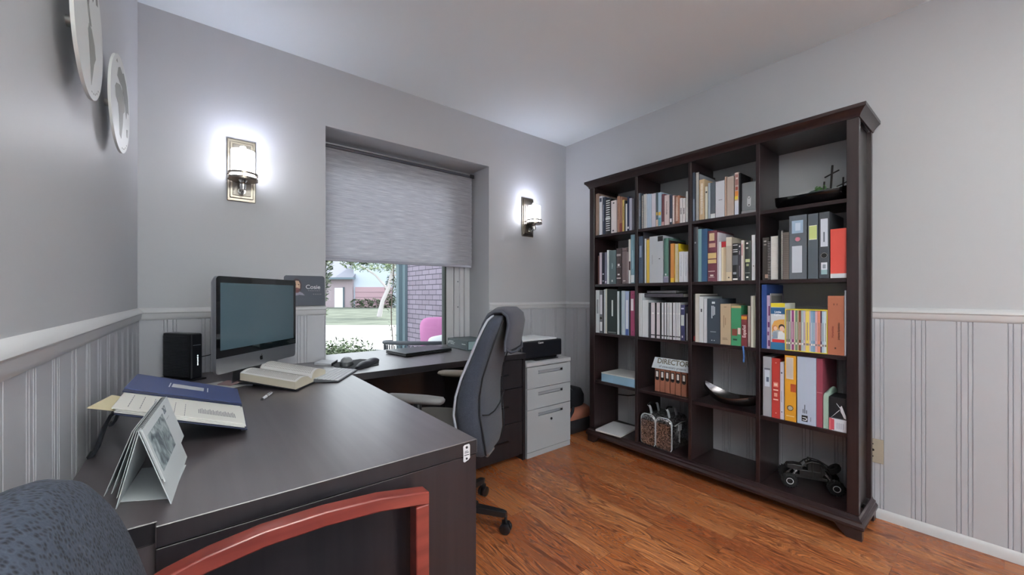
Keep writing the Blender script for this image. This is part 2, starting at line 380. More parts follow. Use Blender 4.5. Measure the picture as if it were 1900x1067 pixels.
# wall outlet behind the bookcase edge
t = thing('outlet_plate', (XR-.006, .41, .275), 'beige outlet cover plate on the wall beside the bookcase', 'outlet')
m = MB().box(XR-.012, XR-.006, .375, .445, .275, .395); add(m, 'plate', mat('A89C8C', .5), t, bevel=.002)
for i, (z, r) in enumerate(((.368, .003), (.338, .006), (.306, .003))):
    m = MB().cyl((XR-.0145, .415, z), (XR-.0115, .415, z), r, n=12); add(m, 'slot', mat('221D1A', .6), t)

# ================================================================ SCONCES AND ADDED FILL LAMP
M_SHADE = mat('F3F6FF', .4, emit=10.0)
def sconce(x, label):
    y = YB; t = thing('wall_sconce', (x, y, 1.62), label, 'wall lamp', group='candle-style sconces on the window wall')
    m = MB(); m.box(x-.063, x+.063, y-.012, y, 1.617, 1.943); m.box(x-.052, x+.052, y-.020, y-.012, 1.632, 1.928); add(m, 'backplate', M_NICKEL, t, bevel=.003)
    m = MB(); m.box(x-.040, x+.040, y-.024, y-.020, 1.645, 1.915); add(m, 'inner_plate', mat('77716B', .35, 1.0), t, bevel=.002)
    yc = y-.092; R = .066
    m = MB(); m.tube([(x, y-.022, 1.668), (x, y-.05, 1.655), (x, yc+.01, 1.672), (x, yc, 1.700)], .0075, 10); m.cyl((x, y-.022, 1.668), (x, y-.034, 1.668), .017); m.lathe([(.001, 1.660), (.012, 1.664), (.015, 1.68), (.012, 1.70), (.02, 1.712)], (x, yc, 0), 20); add(m, 'arm', M_CHROME, t, smooth=40)
    m = MB()
    for z, h in ((1.742, .005), (1.717, .006)): m.lathe([(R-.006, z-h), (R, z-h), (R, z+h), (R-.006, z+h), (R-.006, z-h)], (x, yc, 0), 40)
    m.lathe([(.001, 1.711), (R-.004, 1.711), (R-.004, 1.716), (.001, 1.716)], (x, yc, 0), 40)
    for a in (0.4, 2.5, 4.6): m.box(x+(R-.004)*math.cos(a)-.003, x+(R-.004)*math.cos(a)+.003, yc+(R-.004)*math.sin(a)-.003, yc+(R-.004)*math.sin(a)+.003, 1.717, 1.742)
    add(m, 'ring_holder', M_NICKEL, t, smooth=40)
    m = MB().lathe([(.001, 1.718), (.048, 1.718), (.052, 1.725), (.052, 1.862), (.050, 1.862), (.049, 1.724), (.001, 1.722)], (x, yc, 0), 40); add(m, 'glass_shade', M_SHADE, t, smooth=40)
    m = MB().lathe([(.001, 1.73), (.012, 1.73), (.013, 1.86), (.013, 1.885), (.001, 1.89)], (x, yc, 0), 20); add(m, 'bulb', mat('F6F8FF', .3, emit=20.0), t, smooth=40)
sconce(.187, 'brushed nickel sconce with lit white glass left of the window, above the monitor')
sconce(2.205, 'brushed nickel sconce with lit white glass right of the window, near the corner')
lx, ly = .30, -.72  # unseen uplight added behind the viewpoint to brighten the room
t = thing('fill_uplight', (lx, ly, 0), 'added nickel uplight behind the viewpoint that fills the room with light', 'added fill lamp')
m = MB().lathe([(.001, 0), (.14, 0), (.14, .015), (.03, .03), (.013, .05), (.013, 1.74), (.001, 1.74)], (lx, ly, 0), 32); add(m, 'pole', M_NICKEL, t, smooth=40)
m = MB().lathe([(.001, 1.72), (.06, 1.73), (.13, 1.77), (.18, 1.87), (.175, 1.87), (.125, 1.78), (.06, 1.745), (.001, 1.74)], (lx, ly, 0), 40); add(m, 'bowl_shade', mat('E8E6E2', .4), t, smooth=60)
m = MB().lathe([(.001, 1.77), (.10, 1.77), (.10, 1.785), (.001, 1.785)], (lx, ly, 0), 32); add(m, 'bulb', mat('FFFEF6', .4, emit=1000.0), t)

# ================================================================ WALL DISCS
LAND1 = [[(-.3,.95),(.15,.9),(.1,.7),(.3,.62),(.2,.5),(-.02,.55),(-.1,.3),(.02,.12),(-.05,.0),(-.2,.25),(-.42,.5),(-.6,.62),(-.5,.85)],
 [(-.1,.02),(.1,.02),(.32,-.12),(.42,-.3),(.28,-.45),(.2,-.62),(.08,-.85),(.02,-.6),(-.08,-.3),(-.16,-.1)], [(.35,.85),(.55,.8),(.6,.65),(.45,.6)], [(-.05,.1),(.02,.14),(.1,.06),(0,.03)]]
LAND2 = [[(-.5,.3),(-.1,.42),(.2,.36),(.4,.2),(.42,0),(.25,-.1),(.2,-.35),(.02,-.75),(-.12,-.7),(-.2,-.3),(-.3,-.08),(-.55,0),(-.62,.18)],
 [(-.4,.5),(-.3,.72),(-.1,.82),(.15,.78),(.3,.85),(.6,.7),(.85,.42),(.9,.1),(.7,.1),(.6,-.1),(.5,.15),(.35,.3),(.1,.45),(-.15,.46)], [(.62,-.35),(.8,-.3),(.78,-.5),(.66,-.52)], [(-.5,.78),(-.42,.86),(-.36,.8)]]
def disc(y, z, r, tilt, land, label):
    x = XL+.032; t = thing('map_disc', (x, y, z-r), label, 'wall art', group='pair of round mirrored map discs')
    R = Matrix.Translation((x, y, z)) @ Matrix.Rotation(math.radians(tilt), 4, 'Z')
    P = lambda a, b, d=0: R @ Vector((d, a, b))
    n = 64; ring = [(math.cos(i*2*math.pi/n)*r, math.sin(i*2*math.pi/n)*r) for i in range(n)]
    m = MB().loft([[P(a, b, -.003) for a, b in ring], [P(a, b, .003) for a, b in ring]]); add(m, 'disc', mat('DFE2E0', .35), t, smooth=40)
    m = MB()
    for pg in land: m.prism([P(a*r*.95, b*r*.95, .0031) for a, b in pg], (.0004, 0, 0))
    for k in range(5): m.prism([P(r*(.1+.12*k+c*.05), r*(-.9+.06*k*k*.2+s_*.025), .0031) for c, s_ in ((0,0),(1,.3),(.8,1),(-.1,.8))], (.0004, 0, 0))
    add(m, 'etched_map', mat('8F918C', .5), t)
    m = MB().cyl((XL, y, z), (x-.003, y, z), .012); add(m, 'standoff', M_CHROME, t)
disc(1.25, 1.706, .150, 0, LAND1, 'larger-looking etched map disc, nearer and cut off by the top of the photo')
disc(1.70, 1.705, .143, -2.2, LAND2, 'etched map disc on the left wall nearest the corner, wholly visible')

# ================================================================ DESKS
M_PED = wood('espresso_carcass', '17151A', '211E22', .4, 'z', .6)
def shaded_sides(o):   # side faces of a laminate top painted darker, as if shaded
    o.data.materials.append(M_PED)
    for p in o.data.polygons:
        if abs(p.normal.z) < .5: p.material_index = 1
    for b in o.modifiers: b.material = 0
DZ = .725
t = thing('desk', (.19, 1.7, 0), 'large espresso desk along the left wall with white bracket on its end', 'desk')
m = MB().prism([(-.055, .905, .687), (.602, .905, .687), (.602, 2.03, .687), (.602, 2.547, .687), (-.208, 2.547, .687), (-.208, .925, .687), (-.055, .925, .687)], (0, 0, DZ-.687)); shaded_sides(add(m, 'desktop', M_DESK, t, bevel=.0015, seg=1))
m = MB().box(-.055, .600, .907, .935, .0, .6845); add(m, 'end_panel', wood('espresso_panel', '1D191D', '2A2428', .35, 'z', .6), t, bevel=.001, seg=1)
m = MB().box(-.200, -.055, .930, .955, .0, .6845); add(m, 'leg_panel', M_DESK, t)
m = MB().box(-.170, -.150, .955, 2.50, .25, .6845); add(m, 'modesty_panel', M_DESK, t)
m = MB().box(-.150, .58, 2.50, 2.53, .0, .6845); add(m, 'end_panel', M_DESK, t)
m = MB(); zz = DZ-.007
pr = [(0.556, zz-.004), (.561, zz-.0005), (.575, zz), (.577, zz-.004), (.577, zz-.037), (.572, zz-.042), (.560, zz-.046), (.557, zz-.044)]
m.prism([(x, .905, z) for x, z in pr], (0, -.0025, 0)); br_ = add(m, 'connector_plate', mat('D8D8DC', .4), t)
m = MB(); m.cyl((.5665, .9025, .711), (.5665, .9015, .711), .0035, n=14); m.cyl((.5665, .9025, .681), (.5665, .9015, .681), .003, n=14)
m.box(.560, .573, .9018, .9025, .6965, .698); m.box(.559, .574, .9018, .9025, .690, .6915); m.box(.561, .570, .9018, .9025, .7005, .7015); add(m, 'screw', mat('2B2B30', .5), br_)
t = thing('return_desk', (1.17, 2.3, 0), 'espresso return desk below the window with drawer pedestal at its right', 'desk')
m = MB(); m.prism([(.6035, 2.032, .689), (1.747, 2.032, .689), (1.747, 2.547, .689), (1.747, 2.795, .689), (.612, 2.795, .689), (.612, 2.5, .689), (.6035, 2.5, .689)], (0, 0, DZ-.0005-.689)); shaded_sides(add(m, 'desktop', M_DESK, t, bevel=.0015, seg=1))
m = MB(); m.box(.61, 1.33, 2.40, 2.42, .16, .688); add(m, 'modesty_panel', mat('1A171C', .25), t)
m = MB(); m.box(1.33, 1.35, 2.05, 2.52, .0, .688); m.box(1.725, 1.745, 2.036, 2.52, 0, .688); m.box(1.35, 1.725, 2.50, 2.52, .03, .688); m.box(1.35, 1.725, 2.08, 2.5, .02, .04); ped = add(m, 'pedestal', M_PED, t)
for z0, z1 in ((.50, .684), (.27, .496), (.045, .266)):
    m = MB().box(1.352, 1.723, 2.040, 2.06, z0, z1); d = add(m, 'drawer', M_PED, t, bevel=.001, seg=1)
    m = MB().box(1.47, 1.60, 2.030, 2.040, (z0+z1)/2-.004, (z0+z1)/2+.004); add(m, 'handle', mat('2A2A2E', .3, .8), d)

# ================================================================ FILING CABINET AND PRINTER
t = thing('filing_cabinet', (1.97, 2.26, 0), 'grey metal filing cabinet with three drawers and a lock', 'filing cabinet')
G = mat('A9ADB2', .45); G2 = mat('B8BABF', .4)
m = MB().box(1.757, 2.183, 2.046, 2.50, .0, .625); add(m, 'body', G, t)
m = MB().box(1.750, 2.187, 2.026, 2.505, .6255, .655); add(m, 'top', G2, t, bevel=.006)
m = MB().box(1.757, 2.183, 2.031, 2.0455, .0, .036); add(m, 'plinth', G, t, bevel=.001)
for z0, z1, lock in ((.475, .621, 0), (.330, .471, 0), (.040, .326, 1)):
    m = MB(); hz = z1-.042; x0, x1 = 1.86, 2.10; Y0, Y1 = 2.029, 2.045
    # face with a recessed pull slot
    m.box(1.757, x0, Y0, Y1, z0, z1); m.box(x1, 2.183, Y0, Y1, z0, z1); m.box(x0, x1, Y0, Y1, hz+.014, z1); m.box(x0, x1, Y0, Y1, z0, hz-.010); m.box(x0, x1, Y1-.003, Y1, hz-.010, hz+.014)
    d = add(m, 'drawer', G, t, smooth=30)
    m = MB().box(x0, x1, Y0-.004, Y0+.004, hz+.008, hz+.014); add(m, 'pull', mat('8E9298', .4), d)
    m = MB().box(2.085, 2.098, Y0-.003, Y0+.006, hz-.006, hz+.008); add(m, 'latch', M_BLACK, d)
    if lock:
        m = MB().cyl((1.985, Y0-.004, .235), (1.985, Y0+.001, .235), .009, n=20); add(m, 'lock', M_BLACK, d, smooth=40)
t = thing('printer', (1.95, 2.2, .656), 'black printer with white top tray standing on the grey filing cabinet', 'printer')
m = MB().box(1.752, 2.150, 2.085, 2.38, .672, .792); bd = add(m, 'body', mat('14161D', .3), t, bevel=.008)
m = MB().box(1.76, 2.12, 2.11, 2.36, .656, .672); add(m, 'base', M_BLACK, t)
m = MB(); m.prism([(1.76, 2.10, .792), (2.11, 2.10, .792), (2.10, 2.34, .792), (1.765, 2.34, .792)], (0, 0, .010)); add(m, 'output_paper', M_WHITE, t, bevel=.002)
m = MB(); m.box(1.86, 2.08, 2.055, 2.10, .657, .662); add(m, 'front_tray', M_BLACK, t)
m = MB(); m.obox((1.88, 2.41, .835), (.11, 0, 0), (0, .004, 0), (0, .028, .055)); add(m, 'rear_tray', M_BLACK, t)
m = MB(); m.obox((1.835, 2.398, .837), (.085, 0, 0), (0, .002, 0), (0, .028, .052)); add(m, 'input_paper', M_WHITE, t)
m = MB(); m.text('Canon', Matrix.Translation((1.935, 2.0845, .776)) @ Matrix.Rotation(math.pi/2, 4, 'X'), .019, bold=.0004); add(m, 'logo', mat('E8E8E8', .4), bd)
# ================================================================ COMPUTER AND DESK ITEMS
rz = math.atan2(.378, .342); cx, cy = .221, 2.123
t = thing('computer', (cx, cy, DZ), 'silver all-in-one computer with black glass screen in the desk corner', 'computer', rz)
def rrect(w_, h_, r, z0=0, n=6):
    out = []
    for sx, sz, a0 in ((1, -1, -90), (1, 1, 0), (-1, 1, 90), (-1, -1, 180)):
        for k in range(n+1):
            a = math.radians(a0+90*k/n); out.append((sx*(w_/2-r)+r*math.cos(a), sz*(h_/2-r)+r*math.sin(a)+z0))
    return out
pw, ph, zc = .510, .391, .2755                       # panel centre height above the desk
bodyp = rrect(pw, ph, .016, zc)
m = MB().loft([[(x, -.012, z) for x, z in bodyp], [(x, .0, z) for x, z in bodyp], [(x*.93, .024, (z-zc)*.93+zc) for x, z in bodyp], [(x*.7, .040, (z-zc)*.7+zc) for x, z in bodyp]]); add(m, 'case', M_ALU, t, local=True, smooth=40)
gz0 = .080+.064; gt = .080+.391
gp = [(x, z) for x, z in rrect(pw-.001, ph-.001, .015, zc) if z > gz0]; gp = sorted([p for p in gp], key=lambda p: math.atan2(p[1]-(gz0+gt)/2, p[0]))
gp = [(-pw/2+.0005, gz0), (pw/2-.0005, gz0)]+[p for p in gp if p[1] > gz0+.05]
gp = [gp[0], gp[1]]+sorted(gp[2:], key=lambda p: math.atan2(p[1]-gz0, p[0]))
mg = mat('0A0D10', .04, spec=.9, coat=.5); m = MB().prism([(x, -.0121, z) for x, z in gp], (0, -.0018, 0)); gl_ = add(m, 'screen_glass', mg, t, local=True)
m = MB().prism([(x, -.01395, z) for x, z in rrect(.472, .270, .001, gz0+.165)], (0, -.0002, 0)); add(m, 'display', mat('4E626C', .06, spec=.9), gl_, local=True)  # room reflection painted into the display's teal-grey colour
s_ = .0115; ap = [(0,.55),(.25,.68),(.55,.62),(.78,.40),(.60,.10),(.66,-.2),(.88,-.42),(.66,-.85),(.38,-1.0),(.05,-.88),(-.3,-1.0),(-.62,-.75),(-.85,-.2),(-.82,.25),(-.55,.62),(-.25,.68)]
m = MB().prism([(x*s_, -.0122, z*s_+.112) for x, z in ap], (0, -.0004, 0)); m.prism([(x*s_, -.0122, z*s_+.112) for x, z in [(0,.75),(.05,1.05),(.35,1.35),(.38,1.1),(.2,.85)]], (0, -.0004, 0)); add(m, 'logo', M_BLACK, t, local=True)
m = MB(); m.obox((0, .050, .145), (.085, 0, 0), (0, .002, 0), (0, -.012, .145)); m.obox((0, .025, .0035), (.085, 0, 0), (0, .06, 0), (0, 0, .0035)); add(m, 'stand', M_ALU, t, local=True, bevel=.002)

t = thing('modem', (-.02, 2.41, DZ), 'black ridged upright modem with a column of white lights', 'modem')
A = Vector((-.021, 2.334, DZ)); u1 = Vector((-.554, .832, 0)); u2 = Vector((.832, .554, 0)); Z = Vector((0, 0, 1)); L1, L2, H = .190, .052, .214
m = MB(); m.obox(A+u1*L1*.5+u2*L2*.5+Z*(H*.5+.004), u1*L1*.5, u2*L2*.5, Z*(H*.5-.002)); bd = add(m, 'body', mat('16181E', .35), t, bevel=.007)
m = MB()
for k in range(26): z = .018+k*.0073; m.obox(A+u1*L1*.53+Z*z-u2*.0006, u1*L1*.45, u2*.0016, Z*.0022)
add(m, 'ridges', mat('1B1D24', .4), bd, bevel=.0008, seg=1)
m = MB()
for k in range(6): m.cyl(A+u2*.030+Z*(.070+k*.0085)-u1*.0008, A+u2*.030+Z*(.070+k*.0085)-u1*-.001, .0017, n=10)
m2 = MB().obox(A+u2*.026+Z*.162-u1*.0003, u2*.017, u1*.001, Z*.0012); add(m2, 'trim_line', mat('9AA0A8', .3), bd); add(m, 'status_light', mat('D8F0FF', .3, emit=8.0), bd)
m = MB().obox(A+u1*L1*.5+u2*L2*.5+Z*.003, u1*(L1*.5+.012), u2*(L2*.5+.010), Z*.003); add(m, 'foot', M_BLACK, t, bevel=.002)
m = MB().tube([(.0, 2.50, .81), (.05, 2.52, .815), (.10, 2.53, .835), (.16, 2.535, .85)], .0022); add(m, 'cable', M_BLACK, t, smooth=60)

# propped poster card on the chair rail
p0 = atY(532, 514, 2.525); t = thing('poster_card', (.5, 2.52, 1.058), 'dark poster card with a bearded man portrait, leaning on the chair rail', 'poster')
x0, x1, z0, z1 = .385, .598, 1.058, 1.232; y = 2.528
def onp(x, z, d=0): return (x0+(x1-x0)*x, y+.018*z-d, z0+(z1-z0)*z)
cr = [(.0,.0),(1,.0),(1,.93),(.985,.975),(.95,1),(.05,1),(.015,.975),(0,.93)]
m = MB().prism([onp(a, b) for a, b in cr], (0, .002, 0)); pc = add(m, 'card', mat('3C4250', .5), t)
def blob(pts, d, colr, name='portrait'): q = MB().prism([onp(a, b, d) for a, b in pts], (0, -.0002, 0)); return add(q, name, mat(colr, .6), pc)
E_ = lambda cx_, cz_, rx, rz_, n=18: [(cx_+rx*math.cos(i*2*math.pi/n), cz_+rz_*math.sin(i*2*math.pi/n)) for i in range(n)]
blob([(.10,.30),(.17,.42),(.24,.47),(.36,.47),(.44,.42),(.49,.34),(.36,.36),(.22,.32)], .0002, '8C8A9C', 'collar')
blob(E_(.295,.66,.125,.235), .0004, '3A2430', 'hair'); blob([(.21,.60),(.22,.75),(.28,.83),(.35,.82),(.385,.72),(.38,.58),(.34,.47),(.27,.46)], .0006, 'C9A78E', 'face')
blob([(.225,.55),(.29,.60),(.37,.57),(.375,.50),(.33,.43),(.27,.43)], .0008, '6A3F42', 'beard'); blob(E_(.315,.555,.035,.012), .001, '9C5C55', 'mouth')
for q in (.265, .345): blob(E_(q,.70,.022,.014), .001, '3A2A28', 'eye')
blob([(.305,.70),(.33,.70),(.34,.62),(.30,.62)], .0009, 'DDBFA6', 'nose')
m = MB(); Mx = lambda px_, pz_: Matrix.Translation(onp(px_, pz_, .0015)) @ Matrix.Rotation(math.pi/2, 4, 'X')
m.text('Cosie', Mx(.70, .62), .034, bold=.0003); 
m.text('- - - - - - -', Mx(.72, .505), .016); m.text('- - - - -', Mx(.80, .39), .016)
add(m, 'lettering', mat('D8D8E0', .6), pc)

# big open book
t = thing('open_book', (.30, 1.96, DZ), 'thick open book with cream page edges lying before the screen', 'book')
P0 = Vector((.318, 1.822, DZ+.002)); a_ = Vector((-.66, .75, .11)); b_ = Vector((.62, .785, .0)); Lb, Wb = .265, .262
zz = Vector((0, 0, 1))
def bk(u, v, h): return P0+a_*Lb*u+b_*Wb*v+zz*h
def top(v):   # page surface height over the width: two mounds with a gutter
    if v < .5: q = v/.5; return .034+.010*math.sin(min(1, q*1.15)*math.pi)-.014*max(0, q-.8)*5
    q = (v-.5)/.5; return .020+.034*math.sin(q**.6*math.pi*.86)
m = MB(); n = 28; rings = []
for u in (0, 1):
    r = [bk(u, .0, .004)]+[bk(u, i/n, top(i/n)) for i in range(n+1)]+[bk(u, 1, .004)]
    rings.append(r)
m.loft(rings); add(m, 'page_block', mat('D4CBB8', .9, bump=(400, .5)), t, smooth=30)
m = MB()
for u in (-.02,): m.prism([bk(-.025, -.02, .0), bk(-.025, 1.03, .0), bk(1.025, 1.03, .0), bk(1.025, -.02, .0)], (0, 0, .0035))
add(m, 'cover', mat('1B1B22', .5), t)
m = MB()
for c0, c1 in ((.04, .235), (.265, .46), (.54, .72), (.75, .95)):
    for i in range(30):
        u = .05+.9*i/30; us = u+.014
        for j in range(4):
            va = c0+(c1-c0)*j/4; vb = c0+(c1-c0)*(j+1)/4 if not (j == 3 and i % 5 == 2) else va+.02
            m.quad(bk(u, va, top(va)+.0007), bk(u, vb, top(vb)+.0007), bk(us, vb, top(vb)+.0007), bk(us, va, top(va)+.0007))
add(m, 'printed_text', mat('A9A5A0', .9), t)
m = MB()
pz = [(-.0, 1), (0, 0)]
r1 = []; 
for u in (.0, 1): r1.append([bk(u, i/n, top(i/n)+.0003) for i in range(n+1)]+[bk(u, i/n, top(i/n)+.0) for i in range(n, -1, -1)])
m.loft(r1); add(m, 'page', mat('DAD8D6', .8), t, smooth=30)

# loose papers under the screen
t = thing('paper_sheets', (.13, 2.17, DZ), 'white and pinkish loose papers under the screen, left of the open book', 'paper')
m = MB(); m.prism([(.015, 2.20, DZ), (.075, 2.06, DZ), (.15, 2.09, DZ), (.09, 2.23, DZ)], (0, 0, .002)); add(m, 'sheet', M_PAPER, t)
m = MB(); m.prism([(.05, 2.12, DZ+.0022), (.11, 2.03, DZ+.0022), (.17, 2.06, DZ+.0022), (.11, 2.17, DZ+.0022)], (0, 0, .002)); add(m, 'sheet', M_PAPER, t)
m = MB(); m.prism([(.07, 2.14, DZ+.0045), (.115, 2.075, DZ+.0045), (.155, 2.10, DZ+.012), (.11, 2.17, DZ+.012)], (0, 0, .003)); add(m, 'folded_leaflet', mat('B59A98', .6), t)['label'] = 'pinkish folded leaflet'

# keyboard
ang = math.atan2(.83, .56)
t = thing('keyboard', (.53, 2.025, DZ), 'thin silver keyboard with white keys right of the open book', 'keyboard', ang)
m = MB(); m.hexa([(-.140, -.057, .002), (.140, -.057, .002), (.140, .057, .002), (-.140, .057, .002), (-.140, -.057, .006), (.140, -.057, .006), (.140, .057, .017), (-.140, .057, .017)]); add(m, 'case', mat('7C8087', .35, .6), t, local=True, bevel=.0015)
mk = MB().hexa([(-.136, -.053, .0062), (.136, -.053, .0062), (.136, .055, .0170), (-.136, .055, .0170), (-.136, -.053, .0070), (.136, -.053, .0070), (.136, .055, .0176), (-.136, .055, .0176)]); add(mk, 'key_bed', mat('2E3136', .6), t, local=True)
rows = [14, 14, 14, 13, 12, 9]; kbs = []
for r in range(6):
    y0 = .046-r*.0182; n = rows[r]; widths = [1]*n
    if r == 5: widths = [1, 1, 1, 1.2, 5, 1.2, 1, 1, 1]
    if r == 3: widths = [1.7]+[1]*11+[1.7]
    if r == 4: widths = [2.2]+[1]*10+[2.2]
    if r == 1: widths = [1]*13+[1.5]
    if r == 2: widths = [1.5]+[1]*13
    tot = sum(widths); x = -.134
    for w_ in widths:
        ww = .268*w_/tot; y1 = y0; ya = y1-.0075; yb = y1+.0075; h = lambda yy: .006+(yy+.057)/.114*.011
        mk = MB().hexa([(x+.0016, ya, h(ya)), (x+ww-.0016, ya, h(ya)), (x+ww-.0016, yb, h(yb)), (x+.0016, yb, h(yb)), (x+.0019, ya, h(ya)+.0028), (x+ww-.0019, ya, h(ya)+.0028), (x+ww-.0019, yb, h(yb)+.0028), (x+.0019, yb, h(yb)+.0028)])
        add(mk, 'key', M_WHITE, t, local=True); x += ww

# mouse on its pad
t = thing('mouse_pad', (.74, 2.3, DZ), 'black mouse pad with a rounded raised wrist rest near the window', 'mouse pad')
m = MB().prism([(.60, 2.42, DZ), (.585, 2.24, DZ), (.655, 2.135, DZ), (.80, 2.20, DZ), (.86, 2.36, DZ), (.78, 2.46, DZ)], (0, 0, .004)); add(m, 'pad', mat('1C1E22', .8), t, bevel=.0015)
m = MB(); rings = []
for i in range(15):
    a = i/14; c = Vector((.665+.18*a, 2.145+.205*a, DZ+.004)); tt = Vector((.66, .75, 0)); nn = Vector((-.75, .66, 0)); r = max(.002, .034*math.sin(math.pi*min(1, max(0, .04+a*.92)))**.45); hh = .030*math.sin(math.pi*(.04+a*.92))**.5*(1-.28*math.exp(-((a-.5)/.14)**2))
    rings.append([c+nn*r*math.cos(k*math.pi/10)+Vector((0, 0, hh*math.sin(k*math.pi/10))) for k in range(11)])
m.loft(rings, close=True); add(m, 'wrist_rest', mat('24262B', .45), t, smooth=60)
t = thing('mouse', (.655, 2.30, DZ+.004), 'grey computer mouse with pale top lying on the black mouse pad', 'mouse')
def moundring(s1, h, n=20, k=6, e=.6):
    rings = []
    for j in range(k+1):
        a = j/k*math.pi/2; q = max(.02, math.cos(a))
        rings.append([Vector((.655, 2.30, DZ+.004))+Vector((.34, .94, 0))*(.055*s1*q*math.cos(i*2*math.pi/n))+Vector((.94, -.34, 0))*(.034*s1*q*math.sin(i*2*math.pi/n))+Vector((0, 0, h*math.sin(a))) for i in range(n)])
    return rings
m = MB().loft(moundring(1.1, .040)); add(m, 'body', mat('3A3C40', .4), t, smooth=60)
m = MB().loft([[p+Vector((0, 0, .012)) for p in r] for r in moundring(.98, .034)]); add(m, 'top_shell', mat('8D9092', .3), t, smooth=60)

# notebook leaning behind book near the window edge
t = thing('spiral_pad', (.585, 2.43, DZ), 'white writing pad with black edge on the desk below the window corner', 'notepad')
m = MB().prism([(.52, 2.44, DZ), (.585, 2.34, DZ), (.64, 2.44, DZ), (.58, 2.53, DZ)], (0, 0, .012)); add(m, 'pages', M_WHITE, t)
m = MB().prism([(.585, 2.337, DZ), (.589, 2.335, DZ), (.645, 2.44, DZ), (.641, 2.442, DZ)], (0, 0, .016)); add(m, 'binding', M_BLACK, t)

# pen
t = thing('pen', (.21, 1.78, DZ), 'white and black ballpoint pen lying alone on the desk', 'pen')
A = Vector((.186, 1.722, DZ+.006)); B = Vector((.236, 1.833, DZ+.006)); d = (B-A)
m = MB().tube([A+d*.12, A+d*.45, A+d*.92], [.0048, .0055, .0045], 12); add(m, 'barrel', M_WHITE, t, smooth=40)
m = MB().tube([A, A+d*.05, A+d*.12], [.0012, .003, .0047], 12); add(m, 'tip', M_BLACK, t, smooth=40)
m = MB().tube([A+d*.45, A+d*.52], [.0058, .0058], 12); add(m, 'band', M_CHROME, t, smooth=40)
m = MB().tube([A+d*.92, A+d], [.003, .0028], 12); add(m, 'clicker', M_BLACK, t, smooth=40)
m = MB().obox(A+d*.72+Vector((.0035, -.0015, .005)), d*.18, Vector((.001, -.0005, 0)), Vector((0, 0, .0008))); add(m, 'clip', M_CHROME, t)

# laptop and thick book at the window
rz = math.radians(9)
t = thing('laptop', (1.20, 2.52, DZ), 'closed black laptop on the return desk below the window', 'laptop', rz)
m = MB().box(-.185, .185, -.122, .122, .002, .014); add(m, 'base', mat('16181A', .4), t, local=True, bevel=.003)
m = MB().box(-.185, .185, -.122, .122, .0145, .023); add(m, 'lid', mat('23292A', .3), t, local=True, bevel=.003)
m = MB().cyl((-.12, .1235, .014), (.12, .1235, .014), .005, n=12); add(m, 'hinge', M_BLACK, t, local=True)
for x in (-.16, .16): m = MB().box(x-.01, x+.01, -.10, .10, 0, .002); add(m, 'foot', M_BLACK, t, local=True)
t = thing('reference_book', (1.60, 2.51, DZ), 'thick dark green hardback lying flat on the return desk by the window', 'book')
m = MB(); m.box(1.497, 1.503, 2.37, 2.655, DZ, DZ+.066); m.box(1.497, 1.70, 2.37, 2.655, DZ, DZ+.004); m.box(1.497, 1.70, 2.37, 2.655, DZ+.062, DZ+.066); add(m, 'cover', mat('33454A', .4), t, bevel=.0015)
m = MB().box(1.503, 1.694, 2.378, 2.647, DZ+.004, DZ+.062); add(m, 'pages', mat('8FA5A8', .9, bump=(300, .4)), t)
m = MB()
for z, a, b in ((.050, 2.57, 2.635), (.040, 2.55, 2.635), (.030, 2.56, 2.61), (.040, 2.40, 2.45)): m.box(1.4962, 1.4972, a, b, DZ+z-.002, DZ+z+.002)
m.box(1.4962, 1.4972, 2.638, 2.647, DZ+.03, DZ+.048); add(m, 'spine_print', mat('C9D2D2', .5), t)

# book stand with open blue binder
t = thing('laptop_riser', (-.10, 1.35, DZ), 'curved dark metal riser holding up the left end of the binder', 'stand')
def strip(y, w_=.03):
    path = [(-.206, .727), (-.200, .729), (-.192, .740), (-.186, .765), (-.178, .795), (-.166, .822), (-.150, .834), (-.12, .834), (-.0, .795), (.095, .746), (.104, .736), (.104, .728)]
    m = MB(); rings = []
    for i, (x, z) in enumerate(path):
        x0_, z0_ = path[max(i-1, 0)]; x1_, z1_ = path[min(i+1, len(path)-1)]; dx, dz = x1_-x0_, z1_-z0_; l = math.hypot(dx, dz); nx, nz = -dz/l*.0035, dx/l*.0035
        rings.append([(x-nx, y-w_/2, z-nz), (x-nx, y+w_/2, z-nz), (x+nx, y+w_/2, z+nz), (x+nx, y-w_/2, z+nz)])
    return m.loft(rings)
for y in (1.40, 1.70): add(strip(y, .045), 'bracket', mat('2A2C33', .4, .5), t, smooth=30)
m = MB().obox((-.04, 1.56, .785), (.09, 0, -.036), (0, .125, 0), (0, 0, .0015)); add(m, 'crossbar', mat('2A2C33', .4, .5), t)
P = lambda x, y, h=0: Vector((x, y, .739+(.104-x)*.40+h))    # sloping top plane
t = thing('binder', (-.02, 1.6, .74), 'open blue binder with printed pages resting on the curved riser', 'binder')
def slab(name, q, h0, h1, mt, lab=None, par=None):
    m = MB().hexa([P(*p, h0) for p in q]+[P(*p, h1) for p in q]); o = add(m, name, mt, par or t, bevel=.0008, seg=1)
    if lab: o['label'] = lab
    return o
nR, nL, bR, fR, fL = (.108, 1.335), (-.168, 1.275), (.118, 1.60), (.128, 1.86), (-.150, 1.74)
slab('back_cover', [(-.150, 1.285), (.112, 1.335), (.124, 1.62), (-.150, 1.53)], .003, .006, mat('1E2440', .5))
slab('front_cover', [(-.155, 1.50), (.118, 1.598), (.124, 1.868), (-.150, 1.76)], .020, .024, mat('3E4A78', .45), 'slate blue cover')
slab('spine_strip', [(-.155, 1.47), (.117, 1.575), (.118, 1.598), (-.155, 1.50)], .019, .0225, mat('1E2545', .5))
